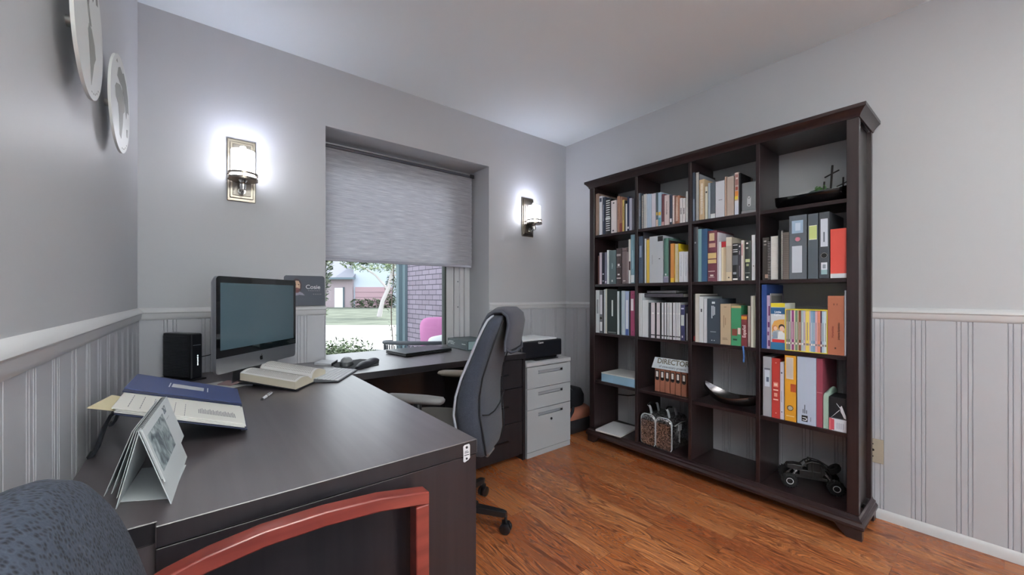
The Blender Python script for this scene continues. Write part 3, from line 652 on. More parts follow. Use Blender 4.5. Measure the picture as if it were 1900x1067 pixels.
slab('title_plate', [(-.062, 1.645), (.018, 1.675), (.020, 1.735), (-.060, 1.705)], .0243, .0248, mat('C9CCD0', .5), 'pale title plate')
for x in (-.069, .027): slab('plate_line', [(x, 1.638+(x+.066)*.37), (x+.003, 1.639+(x+.066)*.37), (x+.005, 1.712+(x+.066)*.37), (x+.002, 1.711+(x+.066)*.37)], .0243, .0248, M_WHITE)
for i, (dx, dh) in enumerate(((0, .0), (.003, .004), (-.004, .008))):
    slab('page_stack', [(-.150+dx, 1.290), (.106+dx, 1.340), (.116+dx, 1.585), (-.148+dx, 1.49)], .007+dh, .0103+dh, M_PAPER)
slab('manila_folder', [(-.195, 1.30), (-.02, 1.345), (-.02, 1.50), (-.175, 1.47)], .005, .0065, mat('D9CCA8', .7), 'cream manila folder')
m = MB()
for i in range(24):
    x = .004+i*.0036; y0_ = 1.335+(x+.15)*.19+.012; m.hexa([P(x, y0_, .0188), P(x+.0016, y0_, .0188), P(x+.0016, y0_+.045+.02*((i*7) % 5)/5, .0188), P(x, y0_+.045+.02*((i*7) % 5)/5, .0188), P(x, y0_, .0192), P(x+.0016, y0_, .0192), P(x+.0016, y0_+.045+.02*((i*7) % 5)/5, .0192), P(x, y0_+.045+.02*((i*7) % 5)/5, .0192)])
for i in range(6):
    x = -.13+i*.021; 
    for j in range(6):
        y0_ = 1.32+j*.024; m.hexa([P(x, y0_, .0188), P(x+.0012, y0_, .0188), P(x+.0012, y0_+.018, .0188), P(x, y0_+.018, .0188), P(x, y0_, .0192), P(x+.0012, y0_, .0192), P(x+.0012, y0_+.018, .0192), P(x, y0_+.018, .0192)])
add(m, 'printed_text', mat('85858C', .8), t)

# desk calendar
t = thing('desk_calendar', (-.05, 1.13, DZ), 'white tent-shaped desk calendar with a misty landscape picture', 'calendar')
NL, NR, NA = Vector((-.117, 1.023, DZ+.001)), Vector((-.037, .983, DZ+.001)), Vector((-.083, .992, DZ+.146)); sft = Vector((.019, .262, 0))
M_CARD = mat('D5DADC', .5)
def sheet(a, b, c, d, th, name, mt, par=t):
    a, b, c, d = map(Vector, (a, b, c, d)); n_ = (b-a).cross(d-a).normalized()*th
    m = MB().hexa([a, b, c, d, a+n_, b+n_, c+n_, d+n_]); return add(m, name, mt, par)
FA, FL, FR = NA+sft, NL+sft, NR+sft
sheet(NL, FL, FA, NA, .0015, 'left_panel', M_CARD); sheet(NR, NA, FA, FR, .0015, 'right_panel', M_CARD)
sheet(NL+Vector((.001, .03, 0)), NR+Vector((-.001, .025, 0)), FR+Vector((-.001, -.06, 0)), FL+Vector((.001, -.06, 0)), .001, 'bottom_panel', M_CARD)
out = (NR-NA).cross(sft).normalized(); out = out if out.x > 0 else -out
dn = (NR-NA); ex = sft.normalized()
def pg(u, v, h): return NA+dn*u+ex*v+out*h
sheet(pg(.0, -.004, .004), pg(.70, -.004, .004), pg(.70, .285, .004), pg(.0, .285, .004), .002, 'calendar_page', M_CARD)
sheet(pg(.0, -.001, .0015), pg(.66, -.001, .0015), pg(.66, .283, .0015), pg(.0, .283, .0015), .002, 'calendar_page', M_CARD)
def pic():
    m, nt, b, L = nmat('misty_picture'); tc = node(nt, 'ShaderNodeTexCoord'); n = node(nt, 'ShaderNodeTexNoise', i_Scale=28.0, i_Detail=8.0, i_Distortion=1.5); L.new(tc.outputs['Object'], n.inputs['Vector'])
    r = ramp(nt, [(.35, lin('46525A')), (.5, lin('8A979B')), (.65, lin('B9C3C6'))]); L.new(n.outputs[0], r.inputs[0]); L.new(r.outputs[0], b.inputs['Base Color']); return m
sheet(pg(.10, .010, .0063), pg(.60, .010, .0063), pg(.60, .175, .0063), pg(.10, .175, .0063), .0003, 'picture', pic())
m = MB(); 
Rm = Matrix((( ex.x, -dn.normalized().x, out.x, 0), (ex.y, -dn.normalized().y, out.y, 0), (ex.z, -dn.normalized().z, out.z, 0), (0, 0, 0, 1)))
m.text('267', Matrix.Translation(pg(.10, .205, .0065)) @ Rm, .022); m.text('-  -  -  -  -  -', Matrix.Translation(pg(.22, .205, .0065)) @ Rm, .007)
add(m, 'lettering', mat('6E7880', .6), t)
m = MB()
for i in range(34): v = .01+.26*i/33; m.torus(NA+ex*v+Vector((0, 0, -.001)), .0045, .0006, 'y', 10, 4)
add(m, 'wire_binding', mat('5A5E62', .3, .8), t)
inn = (NL-NA).cross(sft).normalized(); inn = inn if inn.x < 0 else -inn
for k, q in ((0, .86), (1, .80), (2, .83)):
    a = NA+inn*(.003+.003*k); e = (NL-NA)*q; sheet(a, a+e+inn*.006*k, a+e+sft+inn*.006*k, a+sft, .0008, 'turned_page', M_CARD)
# ================================================================ CHAIRS
def superring(cx_, cy_, hx, hy, z, n=28, e=2.6, dx=None, dy=None):
    out = []
    for i in range(n):
        a = 2*math.pi*i/n; ca, sa = math.cos(a), math.sin(a)
        out.append(Vector((cx_+hx*abs(ca)**(2/e)*(1 if ca >= 0 else -1), cy_+hy*abs(sa)**(2/e)*(1 if sa >= 0 else -1), z)))
    return out
OR = math.atan2(.6, .8)
t = thing('office_chair', (.95, 1.72, 0), 'grey fabric high-back swivel office chair seen from behind at the desk', 'chair', OR)
FAB = weave('grey_fabric', '1C202B', '363B49', 420); FAB2 = weave('grey_side_fabric', '24242E', '3C3C49', 420); PAD = mat('5E5A56', .6)
prof = [(.385, -.215, .030, .10), (.405, -.210, .050, .145), (.45, -.205, .062, .180), (.52, -.195, .066, .200), (.60, -.185, .066, .212), (.68, -.190, .060, .212), (.76, -.208, .053, .205), (.84, -.236, .048, .190), (.91, -.262, .044, .186), (.97, -.288, .042, .180), (1.01, -.305, .038, .168), (1.03, -.315, .028, .14)]
m = MB().loft([superring(0, y, hx, hy, z, 36, 3.2) for z, y, hy, hx in prof]); bk_ = add(m, 'backrest', FAB, t, local=True, smooth=60)
for s in (-1, 1):
    m = MB().tube([(s*hx*.97, y+hy*.75, z) for z, y, hy, hx in prof], .0055, 8); add(m, 'piping', mat('A8ABB6' if s < 0 else '3A3C46', .6), bk_, local=True, smooth=60)  # left piping painted pale, for window light falling on it
    m = MB().tube([(s*hx*.84, y-hy*.93, z) for z, y, hy, hx in prof[1:-1]], .0035, 6); add(m, 'seam', mat('16171D', .8), bk_, local=True, smooth=60)
m = MB().tube([(hx_, -.197-.062, z_) for hx_, z_ in ((-.175, .60), (-.09, .575), (0, .57), (.09, .585), (.175, .63))], .003, 6); add(m, 'seam', mat('16171D', .8), bk_, local=True, smooth=60)
# headrest cushion folded over the top
cor = [(-.352, .875), (-.352, .915), (-.360, .955), (-.366, .995), (-.360, 1.028), (-.338, 1.046), (-.302, 1.046), (-.274, 1.028), (-.252, .990), (-.234, .945), (-.222, .905)]
rings = []
for i, (y, z) in enumerate(cor):
    y0_, z0_ = cor[max(0, i-1)]; y1_, z1_ = cor[min(len(cor)-1, i+1)]; l = math.hypot(y1_-y0_, z1_-z0_); ny, nz = -(z1_-z0_)/l, (y1_-y0_)/l
    e_ = .6 if i in (0, len(cor)-1) else 1; hw = .150*(.8 if i in (0, len(cor)-1) else 1)
    rings.append([Vector((hw*math.cos(a)*abs(math.cos(a))**-.4 if abs(math.cos(a)) > 1e-3 else 0, y-ny*.020*e_*math.sin(a), z-nz*.020*e_*math.sin(a))) for a in [2*math.pi*k/20 for k in range(20)]])
m = MB().loft(rings); hr = add(m, 'headrest', FAB2, t, local=True, smooth=60)
def edge_pts(s): return [Vector((s*.121, y, z)) for y, z in cor]
m = MB().tube([(-.150, y, z) for y, z in cor], .006, 8); m.tube([(.150, y, z) for y, z in cor], .006, 8); m.tube([(-.150, -.355, .885), (-.11, -.366, .866), (0, -.368, .860), (.11, -.366, .866), (.150, -.355, .885)], .006, 8); add(m, 'piping', mat('3A3D48', .7), hr, local=True, smooth=60)
m = MB().loft([superring(0, .045, a, b, z, 36, 3.5) for z, a, b in ((.405, .19, .19), (.42, .235, .23), (.455, .25, .245), (.485, .245, .24), (.50, .22, .215), (.505, .12, .12))]); add(m, 'seat', weave('seat_fabric', '3B3836', '5C5752', 420), t, local=True, smooth=60)
for s in (-1, 1):
    m = MB().loft([superring(s*.275, y, hx, .016+0*y, .675, 16, 2.5) for y, hx in ((0, .01),)]+[]) if 0 else MB()
    rr_ = []
    for y, hx, hz in ((-.12, .018, .010), (-.11, .030, .016), (-.04, .036, .019), (.06, .038, .019), (.13, .034, .017), (.155, .022, .010)):
        rr_.append([Vector((s*.275+hx*math.cos(a), y, .678+hz*math.sin(a))) for a in [2*math.pi*k/16 for k in range(16)]])
    m.loft(rr_); arm = add(m, 'armrest', mat('8A8178' if s > 0 else '6C6B6C', .55), t, local=True, smooth=60)  # right pad painted lighter and warmer, as the lit one of the pair
    m = MB().tube([(s*.275, 0, .664), (s*.285, -.01, .55), (s*.28, -.01, .44), (s*.2, -.01, .392), (s*.06, -.0, .392)], [.018, .017, .018, .018, .016], 12); add(m, 'arm_bracket', M_BLKPL, arm, local=True, smooth=60)
m = MB(); m.box(-.10, .10, -.12, .13, .345, .402); m.tube([(0, -.08, .37), (0, -.17, .365), (0, -.205, .385), (0, -.205, .45)], [.020, .022, .022, .018], 10); add(m, 'mechanism', M_BLKPL, t, local=True, smooth=40)
m = MB(); m.cyl((-.045, -.235, .374), (.045, -.235, .374), .010, n=12); add(m, 'back_lever', mat('B8BABF', .3, .8), t, local=True, smooth=40)
m = MB(); m.cyl((0, 0, .09), (0, 0, .24), .030); m.cyl((0, 0, .24), (0, 0, .36), .014); add(m, 'gas_lift', M_BLKPL, t, local=True, smooth=40)
m = MB().cyl((0, 0, .075), (0, 0, .135), .045, .038); hub = add(m, 'base_hub', M_BLKPL, t, local=True, smooth=40)
for k in range(5):
    a = math.radians(-91+72*k); d = Vector((math.cos(a), math.sin(a), 0)); sd = Vector((-d.y, d.x, 0))
    m = MB(); m.loft([[d*q+sd*wd+Vector((0, 0, zt)), d*q-sd*wd+Vector((0, 0, zt)), d*q-sd*wd+Vector((0, 0, zb)), d*q+sd*wd+Vector((0, 0, zb))] for q, wd, zt, zb in ((.03, .026, .132, .085), (.17, .022, .122, .088), (.172, .019, .112, .082), (.30, .015, .104, .078), (.318, .010, .100, .080))])
    leg = add(m, 'leg', mat('17191D', .3), t, local=True, bevel=.003)
    c = d*.315+Vector((0, 0, .027)); m = MB()
    for q in (-1, 1): m.lathe([(.001, -.009), (.022, -.009), (.0265, -.004), (.0265, .004), (.022, .009), (.001, .009)], (c.x+sd.x*.0, c.y, c.z), 20, 0, 'x') if 0 else m.tube([c+sd*(q*.014-.008), c+sd*(q*.014-.005), c+sd*(q*.014+.005), c+sd*(q*.014+.008)], [.021, .0262, .0262, .021], 20)
    m.cyl(c+Vector((0, 0, .01)), c+Vector((0, 0, .055)), .007); m.obox(c+Vector((0, 0, .022)), d*.018, sd*.004, Vector((0, 0, .012))); add(m, 'caster', M_BLKPL, leg, local=True, smooth=40)

# guest chair in the foreground: blue woven back, cherry wood arms
t = thing('guest_chair', (.15, .58, 0), 'guest chair with blue woven backrest and curved cherry wood arm, nearest the viewpoint', 'chair')
BLUE = weave('blue_weave', '12151F', '383E4C', 170, sheen=0)
m = MB(); rings = []
cy_, cz_, hy_, hz_ = .585, .70, .276, .215
def bxat(z): return -.052-(z-.67)*.26
rim = []
for i in range(48):
    a = 2*math.pi*i/48; ca, sa = math.cos(a), math.sin(a); e_ = 2.5
    rim.append((hy_*abs(ca)**(2/e_)*(1 if ca > 0 else -1), hz_*abs(sa)**(2/e_)*(1 if sa > 0 else -1)))
for off, sc_ in ((.006, .02), (.006, .35), (.003, .7), (-.003, .88), (-.015, .97), (-.035, 1.0), (-.055, .985), (-.070, .93), (-.076, .6), (-.078, .02)):
    rings.append([Vector((bxat(cz_+b*sc_)+off, cy_+a*sc_, cz_+b*sc_)) for a, b in rim])
m.loft(rings); add(m, 'backrest', BLUE, t, smooth=60)
m = MB().loft([[Vector((.21+.25*abs(math.cos(a))**.7*(1 if math.cos(a) > 0 else -1)*s_, .585+.24*abs(math.sin(a))**.7*(1 if math.sin(a) > 0 else -1)*s_, z)) for a in [2*math.pi*k/32 for k in range(32)]] for z, s_ in ((.39, .9), (.40, .98), (.43, 1), (.455, .97), (.465, .85), (.468, .3))]); add(m, 'seat', BLUE, t, smooth=60)
for yc in (.855, .315):
    curve = [(-.075, .655), (-.042, .668), (.014, .682), (.096, .692), (.201, .692), (.311, .683), (.405, .666)]
    hw, th = .018, .030
    m = MB(); rings = []
    for x, z in curve+[(.424, .662)]: rings.append([(x, yc-hw, z-th), (x, yc+hw, z-th), (x, yc+hw, z), (x, yc-hw, z)])
    m.loft(rings); add(m, 'armrest', M_RED, t, bevel=.003, smooth=30)
    for x0, x1 in ((.391, .424), (-.060, -.030)):
        zt = .6595 if x0 > 0 else .632
        m = MB().hexa([(x0, yc-hw, 0), (x1, yc-hw, 0), (x1, yc+hw, 0), (x0, yc+hw, 0), (x0, yc-hw, zt-.025), (x1, yc-hw, zt-.025), (x1, yc+hw, zt-.025), (x0, yc+hw, zt-.025)]); add(m, 'leg', M_RED, t, bevel=.003)
    m = MB().box(-.03, .391, yc-.012, yc+.012, .36, .40); add(m, 'side_rail', M_RED, t, bevel=.002)
m = MB(); m.box(.30, .33, .333, .837, .355, .39); m.box(.02, .05, .333, .837, .355, .39); add(m, 'cross_rail', M_RED, t, bevel=.002)

# ================================================================ BOOKCASE
BX, BB = 2.365, 2.66; ZS = [.108, .472, .833, 1.200, 1.572]; ZT = 1.935
COLS = [(1.949, 1.595), (1.575, 1.217), (1.197, .841), (.822, .459)]
t = thing('bookcase', (2.51, 1.205, 0), 'tall espresso wood bookcase without a back, four columns of shelves', 'bookcase')
for y0, y1 in ((1.949, 1.994), (.415, .459)):
    m = MB(); m.box(BX-.003, BX+.03, y0, y1, .108, ZT)
    ys = (1.953, 1.975) if y0 > 1 else (.432, .455)
    m.box(BX+.03, BB, ys[0], ys[1], .10, ZT); m.box(BB-.03, BB, y0, y1, .10, ZT); add(m, 'side_panel', M_CASE, t, bevel=.0015, seg=1)
for y0, y1 in ((1.575, 1.595), (1.197, 1.217), (.822, .841)):
    m = MB().box(BX, BB-.004, y0, y1, .108, ZT); add(m, 'divider', M_CASE, t, bevel=.001, seg=1)
for y1, y0 in COLS:
    for z in ZS[1:]: m = MB().box(BX+.004, BB-.008, y0+.0005, y1-.0005, z-.019, z); add(m, 'shelf', M_CASEH, t, bevel=.001, seg=1)
m = MB().box(BX+.001, BB, .455, 1.955, .088, .108); add(m, 'bottom_shelf', M_CASEH, t)
m = MB().box(BX, BB, .430, 1.98, ZT, ZT+.02); add(m, 'top_shelf', M_CASEH, t)
def mould(prof, name):   # moulding that wraps the left end, front and right end
    rings = []
    for (x, y, sx, sy) in ((BB, 1.994, 0, 1), (BX-.003, 1.994, -1, 1), (BX-.003, .415, -1, -1), (BB, .415, 0, -1)):
        rings.append([Vector((x+sx*d, y+sy*d, z)) for d, z in prof])
    m = MB().loft(rings); return add(m, name, M_CASEH, t, smooth=30)
mould([(-.004, ZT), (.004, ZT), (.008, ZT+.012), (.022, ZT+.03), (.030, ZT+.036), (.030, ZT+.052), (-.004, ZT+.052)], 'cornice')
m = MB().box(BX-.01, BB, .41, 2.0, ZT+.045, ZT+.0525); add(m, 'top_board', M_CASEH, t)
mould([(-.004, .050), (.016, .050), (.021, .056), (.021, .068), (.016, .076), (.013, .080), (.013, .088), (.004, .094), (.0, .105), (-.004, .105)], 'base_moulding')
for y0, y1 in ((.402, .505), (1.900, 2.004)):
    for x0, x1 in ((BX-.015, BX+.02), (BB-.05, BB)):
        if x0 < 2.5:
            sg = 1 if y0 < 1 else -1; yo = y0 if sg > 0 else y1
            m = MB().prism([(x0, yo, 0), (x0, yo+sg*.055, 0), (x0, yo+sg*.085, .028), (x0, yo+sg*.103, .0515), (x0, yo, .0515)], (x1-x0, 0, 0))
        else: m = MB().box(x0, x1, y0, y1, 0, .0515)
        add(m, 'foot', M_CASE, t, bevel=.001, seg=1)
m = MB().box(BX+.01, BB-.01, .45, 1.96, .052, .087); add(m, 'base_rail', M_CASE, t)
# ================================================================ BOOKS AND BINDERS
CN = ['leftmost', 'second', 'third', 'rightmost']; RN = {4: 'top', 3: 'second', 2: 'third', 1: 'fourth', 0: 'bottom'}
FX = BX+.012; lastY = {}
def place(c, r, px0, px1, fx=FX):
    y1 = atX(px0, 500, fx).y; y0 = atX(px1, 500, fx).y; k = (c, r)
    top_ = COLS[c][0]-.0015; bot = COLS[c][1]+.0015
    y1 = min(y1, lastY.get(k, top_)-.0006, top_); y0 = max(min(y0, y1-.003), bot); lastY[k] = y0
    return y0, y1
def book(c, r, px0, px1, pyt, col, desc, kind='hb', depth=.20, marks=(), fx=FX, side=None, h=None, cat='book', name=None, group=None, lab=None, lean=0, raw=False, roof=None):
    """one upright volume: spine to the room, fore edge to the wall; marks are (z0, z1, y0, y1, colour) in fractions of the spine"""
    if raw: y1 = atX(px0, 500, fx).y; y0 = atX(px1, 500, fx).y
    else: y0, y1 = place(c, r, px0, px1, fx)
    z0 = ZS[r]+.0008; ym = (y0+y1)/2
    rx = ray((px0+px1)/2, pyt); z1 = h and z0+h or CH+fx/rx[0]*rx[2]
    ceil_ = (ZS[r+1]-.020 if r < 4 else ZT)-.004; z1 = min(z1, ceil_)
    if fx+depth > BB: depth = BB-fx
    x1 = fx+depth; w_ = y1-y0; rough = .45
    mats = [mat(col, rough), M_PAGES]+[]; cols = {}
    def mi(cc):
        if cc not in cols: cols[cc] = len(mats); mats.append(mat(cc, .5))
        return cols[cc]
    m = MB(); cat_ = cat; nm = name
    if kind in ('hb', 'pb'):
        tb = .0022 if kind == 'hb' else .0007; tb = min(tb, w_*.25); ins = .003 if kind == 'hb' else .0005
        pr = [(fx, y0), (x1, y0), (x1, y0+tb), (fx+tb+.001, y0+tb), (fx+tb+.001, y1-tb), (x1, y1-tb), (x1, y1), (fx, y1)]
        if kind == 'hb' and w_ > .014: pr = [(fx+.003, y0)]+pr[1:7]+[(fx+.003, y1), (fx, y1-w_*.2), (fx-.001, ym), (fx, y0+w_*.2)]
        m.prism([(x, y, z0) for x, y in pr], (0, 0, z1-z0)); 
        pgm = MB().box(fx+tb+.0012, x1-ins, y0+tb+.0001, y1-tb-.0001, z0+ins*.6, z1-ins)
    elif kind == 'spiral':
        m.box(fx+.006, x1, y0, y0+.0012, z0, z1); m.box(fx+.006, x1, y1-.0012, y1, z0, z1)
        pgm = MB().box(fx+.009, x1-.001, y0+.0013, y1-.0013, z0+.001, z1-.001)
    elif kind in ('binder', 'arch'):
        m.box(fx, fx+.0025, y0, y1, z0, z1); m.box(fx+.0025, x1, y0, y0+.0022, z0, z1); m.box(fx+.0025, x1, y1-.0022, y1, z0, z1)
        pgm = MB().box(fx+.03, x1-.012, y0+.003, y1-min(.012, w_*.35), z0+.004, z1-.012)
    else: m.box(fx, x1, y0, y1, z0, z1); pgm = None
    H = z1-z0
    for qi, (a, b, c0, c1, cc) in enumerate(marks):
        q = (.0011 if kind == 'hb' else .0003)+qi*.00012
        m.box(fx-q, fx+.0015, y1-w_*c1, y1-w_*c0, z0+H*a, z0+H*b, mi(cc))
    if side: m.box(fx+.012, x1-.004, y0-.0002, y0, z0+H*.04, z1-H*.04, mi(side))
    nm = nm or {'spiral': 'spiral_notebook', 'binder': 'ring_binder', 'arch': 'ring_binder', 'box': 'box_file'}.get(kind, 'book')
    if cat == 'book' and kind in ('binder', 'arch'): cat_ = 'binder'
    if cat == 'book' and kind == 'box': cat_ = 'box'
    if cat == 'book' and kind == 'spiral': cat_ = 'notebook'
    o = add(m, nm, mats, origin=((fx+x1)/2, ym, z0), smooth=35 if kind == 'hb' else None, merge=False)
    where = '%s shelf, %s column' % (RN[r], CN[c])
    tag(o, lab or (desc+', '+where), cat_, group or ('items on the %s shelf of the %s column' % (RN[r], CN[c])))
    if pgm: add(pgm, 'pages', M_PAGES if kind == 'hb' else M_PAPER, o)
    if kind == 'spiral':
        q = MB(); n = int(H/.009)
        for i in range(n): q.torus((fx+.007, ym, z0+.006+i*(H-.012)/max(1, n-1)), max(.0045, w_*.5), .0009, 'z', 12, 4)
        add(q, 'coil', mat(roof or 'D8DADD', .3, .5), o)
    if kind == 'arch':
        q = MB().torus((fx-.0006, ym, z0+H*(lean or .30)), min(.012, w_*.38), .0022, 'x', 24, 6); add(q, 'finger_ring', M_CHROME, o, smooth=60)
        q = MB().cyl((fx-.0009, ym, z0+H*(lean or .30)), (fx, ym, z0+H*(lean or .30)), min(.011, w_*.34), n=20); add(q, 'finger_hole', mat(roof or '050506', .7), o)
    if len((o['label']).split()) > 16: print('LONG', o['label'])
    return o
def bands(*zz, c='D8CFB8', a=.12, b=.88): return [(z, z+.012, a, b, c) for z in zz]
def title(c='E8E8E8', a=.38, b=.62, z0=.35, z1=.8, n=9):
    random.seed(int(z0*1000)+n); out = []; z = z1
    while z > z0:
        l = random.uniform(.012, .035); out.append((z-l, z, a+random.uniform(0, .06), b-random.uniform(0, .06), c)); z -= l+.008
    return out
# --- leftmost column, top shelf
c, r = 0, 4
book(c, r, 1105, 1110.5, 359.6, 'A58E80', 'brown cardboard folder at the left end', 'pb', .24, name='folder', cat='folder')
t = thing('clipboard', (BX+.15, 1.903, ZS[4]), 'dark brown clipboard with a silver clip poking up behind the top left books', 'clipboard', group='items on the top shelf of the leftmost column')
ya = lastY[(c, r)]-.0008; m = MB().box(BX+.03, BX+.25, ya-.003, ya, ZS[4]+.001, ZS[4]+.295); add(m, 'board', mat('4A3230', .5), t); lastY[(c, r)] = ya-.003
m = MB(); m.box(BX+.10, BX+.20, ya-.006, ya-.003, ZS[4]+.27, ZS[4]+.283); m.torus((BX+.15, ya-.007, ZS[4]+.296), .014, .002, 'y', 20, 6); m.box(BX+.13, BX+.17, ya-.006, ya-.003, ZS[4]+.283, ZS[4]+.30); add(m, 'clip', M_CHROME, t)
book(c, r, 1112, 1117, 364, 'E6E8F0', 'thin white book second from the left', 'pb', marks=[(.85,.95,.1,.9,'4A4E60')])
book(c, r, 1117.5, 1123, 366, '2A3448', 'thin navy book', marks=title('8C94A8'))
book(c, r, 1123, 1133, 369, '17191C', 'black and white patterned hardback', marks=[(.93-.065*i,.955-.065*i,.18,.85,'F0F0F0') for i in range(14)]+[(.40,.46,.1,.9,'E8E8E8')])
book(c, r, 1133.5, 1143.5, 372, 'E9E0DF', 'pinkish white book with a dark dot near the top', marks=[(.90,.94,.4,.65,'222428'),(.05,.09,.3,.6,'3A3A40')])
book(c, r, 1145, 1149.5, 364, 'A87E68', 'mottled tan leather book', marks=title('5C3A2C', n=7))
book(c, r, 1149.8, 1154, 366, '9A6E58', 'mottled reddish brown book', marks=[(.0,.25,0,1,'7E3E38')])
book(c, r, 1155, 1158, 371, 'D8BC6E', 'thin yellow booklet', 'pb', marks=title('4A4430'))
book(c, r, 1158.5, 1160.5, 372, '3A3A34', 'thin olive black booklet', 'pb')
book(c, r, 1161, 1163.5, 378, 'E8EAEC', 'short thin white booklet', 'pb')
book(c, r, 1164, 1167.2, 365, '1E2A4C', 'thin dark blue booklet', 'pb', marks=[(.06,.12,.1,.9,'F0F0F0')])
book(c, r, 1167.7, 1172.5, 367.5, 'B8B8C8', 'pale lavender book', 'pb')
book(c, r, 1173, 1177, 369, '5A5C64', 'dark grey book at the right end', 'pb')
# --- second column, top shelf
c, r = 1, 4
book(c, r, 1182.8, 1185.3, 359, 'C8CCD2', 'thin pale grey book at the left end', 'pb')
book(c, r, 1185.6, 1189, 358.7, '4C5866', 'slate blue booklet', 'pb', marks=title('A8B4C2'))
book(c, r, 1189.3, 1193, 362, '141418', 'black comb-bound notebook', 'spiral', roof='2C2C30')
book(c, r, 1193.4, 1197.6, 359.6, 'E4E8F0', 'white spiral-bound notebook', 'spiral')
book(c, r, 1198.2, 1200.6, 360, 'DDE2E8', 'thin white booklet beside the spiral notebooks', 'pb')
book(c, r, 1201, 1204.8, 359.8, 'B7CBDD', 'first pale blue volume', 'pb', group='pale blue volumes', lab='left one of two pale blue volumes, top shelf of the second column')
book(c, r, 1205, 1208.7, 359.8, 'B7CBDD', 'second pale blue volume', 'pb', group='pale blue volumes', lab='right one of two pale blue volumes, top shelf of the second column')
book(c, r, 1209.2, 1216.6, 359, 'D8D4E0', 'lilac white volume', 'pb')
book(c, r, 1217.2, 1221, 357.4, '53646E', 'slate teal book with a yellow patch', 'pb', marks=[(.33,.42,.1,.9,'D8B458'),(.0,.2,0,1,'D8C2B4')])
book(c, r, 1221.3, 1226.8, 357, 'A9C2D6', 'light blue book with a yellow patch', 'pb', marks=[(.32,.42,.1,.9,'E6BC4A'),(.02,.25,.1,.9,'5E9AB0')])
book(c, r, 1227.4, 1232, 360, '5E2A36', 'maroon book', marks=[(0,.12,0,1,'C8A0A0')])
book(c, r, 1233, 1241.6, 362, 'DCCCCC', 'pinkish cream paperback', 'pb', marks=title('8A7A80', .4, .6))
book(c, r, 1242.2, 1247.4, 361.5, '23263A', 'dark navy book with a white figure near its foot', marks=[(.08,.2,.2,.8,'E8E8EC')])
book(c, r, 1248, 1251.6, 362.6, 'C8A8A0', 'thin rose and white book', 'pb', marks=title('F4F0F0', .2, .8, .05, .95))
book(c, r, 1252.4, 1260.4, 363, '93604A', 'copper book with pale patches', marks=title('E0C8B8', .25, .75, .1, .95))
book(c, r, 1261.6, 1266, 367.5, 'E8E6E8', 'white paperback', 'pb', marks=title('3C3E46', .3, .7, .35, .6), group='pair of white paperbacks', lab='left one of two short white paperbacks, top shelf of the second column')
book(c, r, 1266.7, 1271.6, 367.5, 'E8E6E8', 'white paperback', 'pb', marks=title('3C3E46', .3, .7, .35, .6), group='pair of white paperbacks', lab='right one of two short white paperbacks, top shelf of the second column')
book(c, r, 1273.2, 1276.4, 355, 'F0F0EE', 'tall thin white book against the right divider', 'pb')
# --- third column, top shelf
c, r = 2, 4
book(c, r, 1284.2, 1289.6, 320, '3F4A58', 'slate grey folder at the left end', 'pb', marks=[(0,.45,.2,.8,'7E8A9C')])
book(c, r, 1290, 1296.3, 319, '121216', 'tall black spiral notebook', 'spiral', .22, roof='C8CCD8', side='8C8F96')
book(c, r, 1297.7, 1307, 333, 'C8AE8A', 'tan book with cream lettering', 'pb', marks=title('F0E6D8', .25, .75, .15, .9))
book(c, r, 1308.5, 1313, 346, 'DAD8C8', 'short thin cream book', 'pb', marks=[(.80,.85,.2,.8,'2A2A2C')])
book(c, r, 1314, 1318, 339.5, 'A6B2BE', 'pale blue-grey book', 'pb')
book(c, r, 1318.6, 1327, 338.5, '525A62', 'dark grey book with a white foot', 'pb', marks=[(0,.125,0,1,'E8ECEE')])
book(c, r, 1327.8, 1344.4, 336, 'CDD0D8', 'wide pale grey book box with tiny lettering', 'box', marks=[(.47,.485,.35,.75,'6E7480')])
book(c, r, 1344.8, 1348, 327.7, 'B89C8C', 'tall thin tan book', 'pb')
book(c, r, 1349, 1361.6, 327.7, 'B5A59B', 'tall taupe book', 'pb', .16)
book(c, r, 1363.4, 1370.6, 320, 'B9A6A0', 'tall book with colourful floral spine', 'pb', marks=[(.70,.95,.1,.9,'9A6E6A'),(.42,.56,.1,.9,'C87A34'),(.36,.44,.0,.8,'D8C23C'),(.58,.66,.2,.8,'8A3E34'),(0,.33,0,1,'CFD4E2'),(.84,.88,.3,.8,'E6D8D4')])
book(c, r, 1371, 1374.4, 321, '0E0E10', 'thin black folder', 'pb', .14, name='folder', cat='folder')
y1_ = lastY[(c, r)]-.001; y0_ = COLS[c][1]+.002; z0_ = ZS[4]+.001; z1_ = z0_+.172
t = thing('desk_speaker', (BX+.06, (y0_+y1_)/2, z0_), 'grey metal box with a pill-shaped silver panel, top shelf of the third column', 'electronic box', group='items on the top shelf of the third column')
m = MB().box(BX+.015, BX+.12, y0_, y1_, z0_+.002, z1_); b2 = add(m, 'body', mat('84888C', .4, .4), t, bevel=.008)
m = MB().box(BX+.0125, BX+.0145, y0_+.002, y1_-.002, z0_, z0_+.014); add(m, 'foot_strip', M_CHROME, t)
yc = y0_+(y1_-y0_)*.47; pl = [(yc+.010*math.cos(a), (z0_+.085 if math.sin(a) > 0 else z0_+.045)+.010*math.sin(a)) for a in [2*math.pi*k/20 for k in range(20)]]
m = MB().prism([(BX+.0148, y, z) for y, z in pl], (-.0015, 0, 0)); add(m, 'panel', mat('C4C6CA', .3, .3), b2)
m = MB(); m.cyl((BX+.0132, yc, z0_+.044), (BX+.0125, yc, z0_+.044), .0035, n=12); m.torus((BX+.013, yc, z0_+.087), .007, .001, 'x', 16, 5); add(m, 'button', M_BLACK, b2)
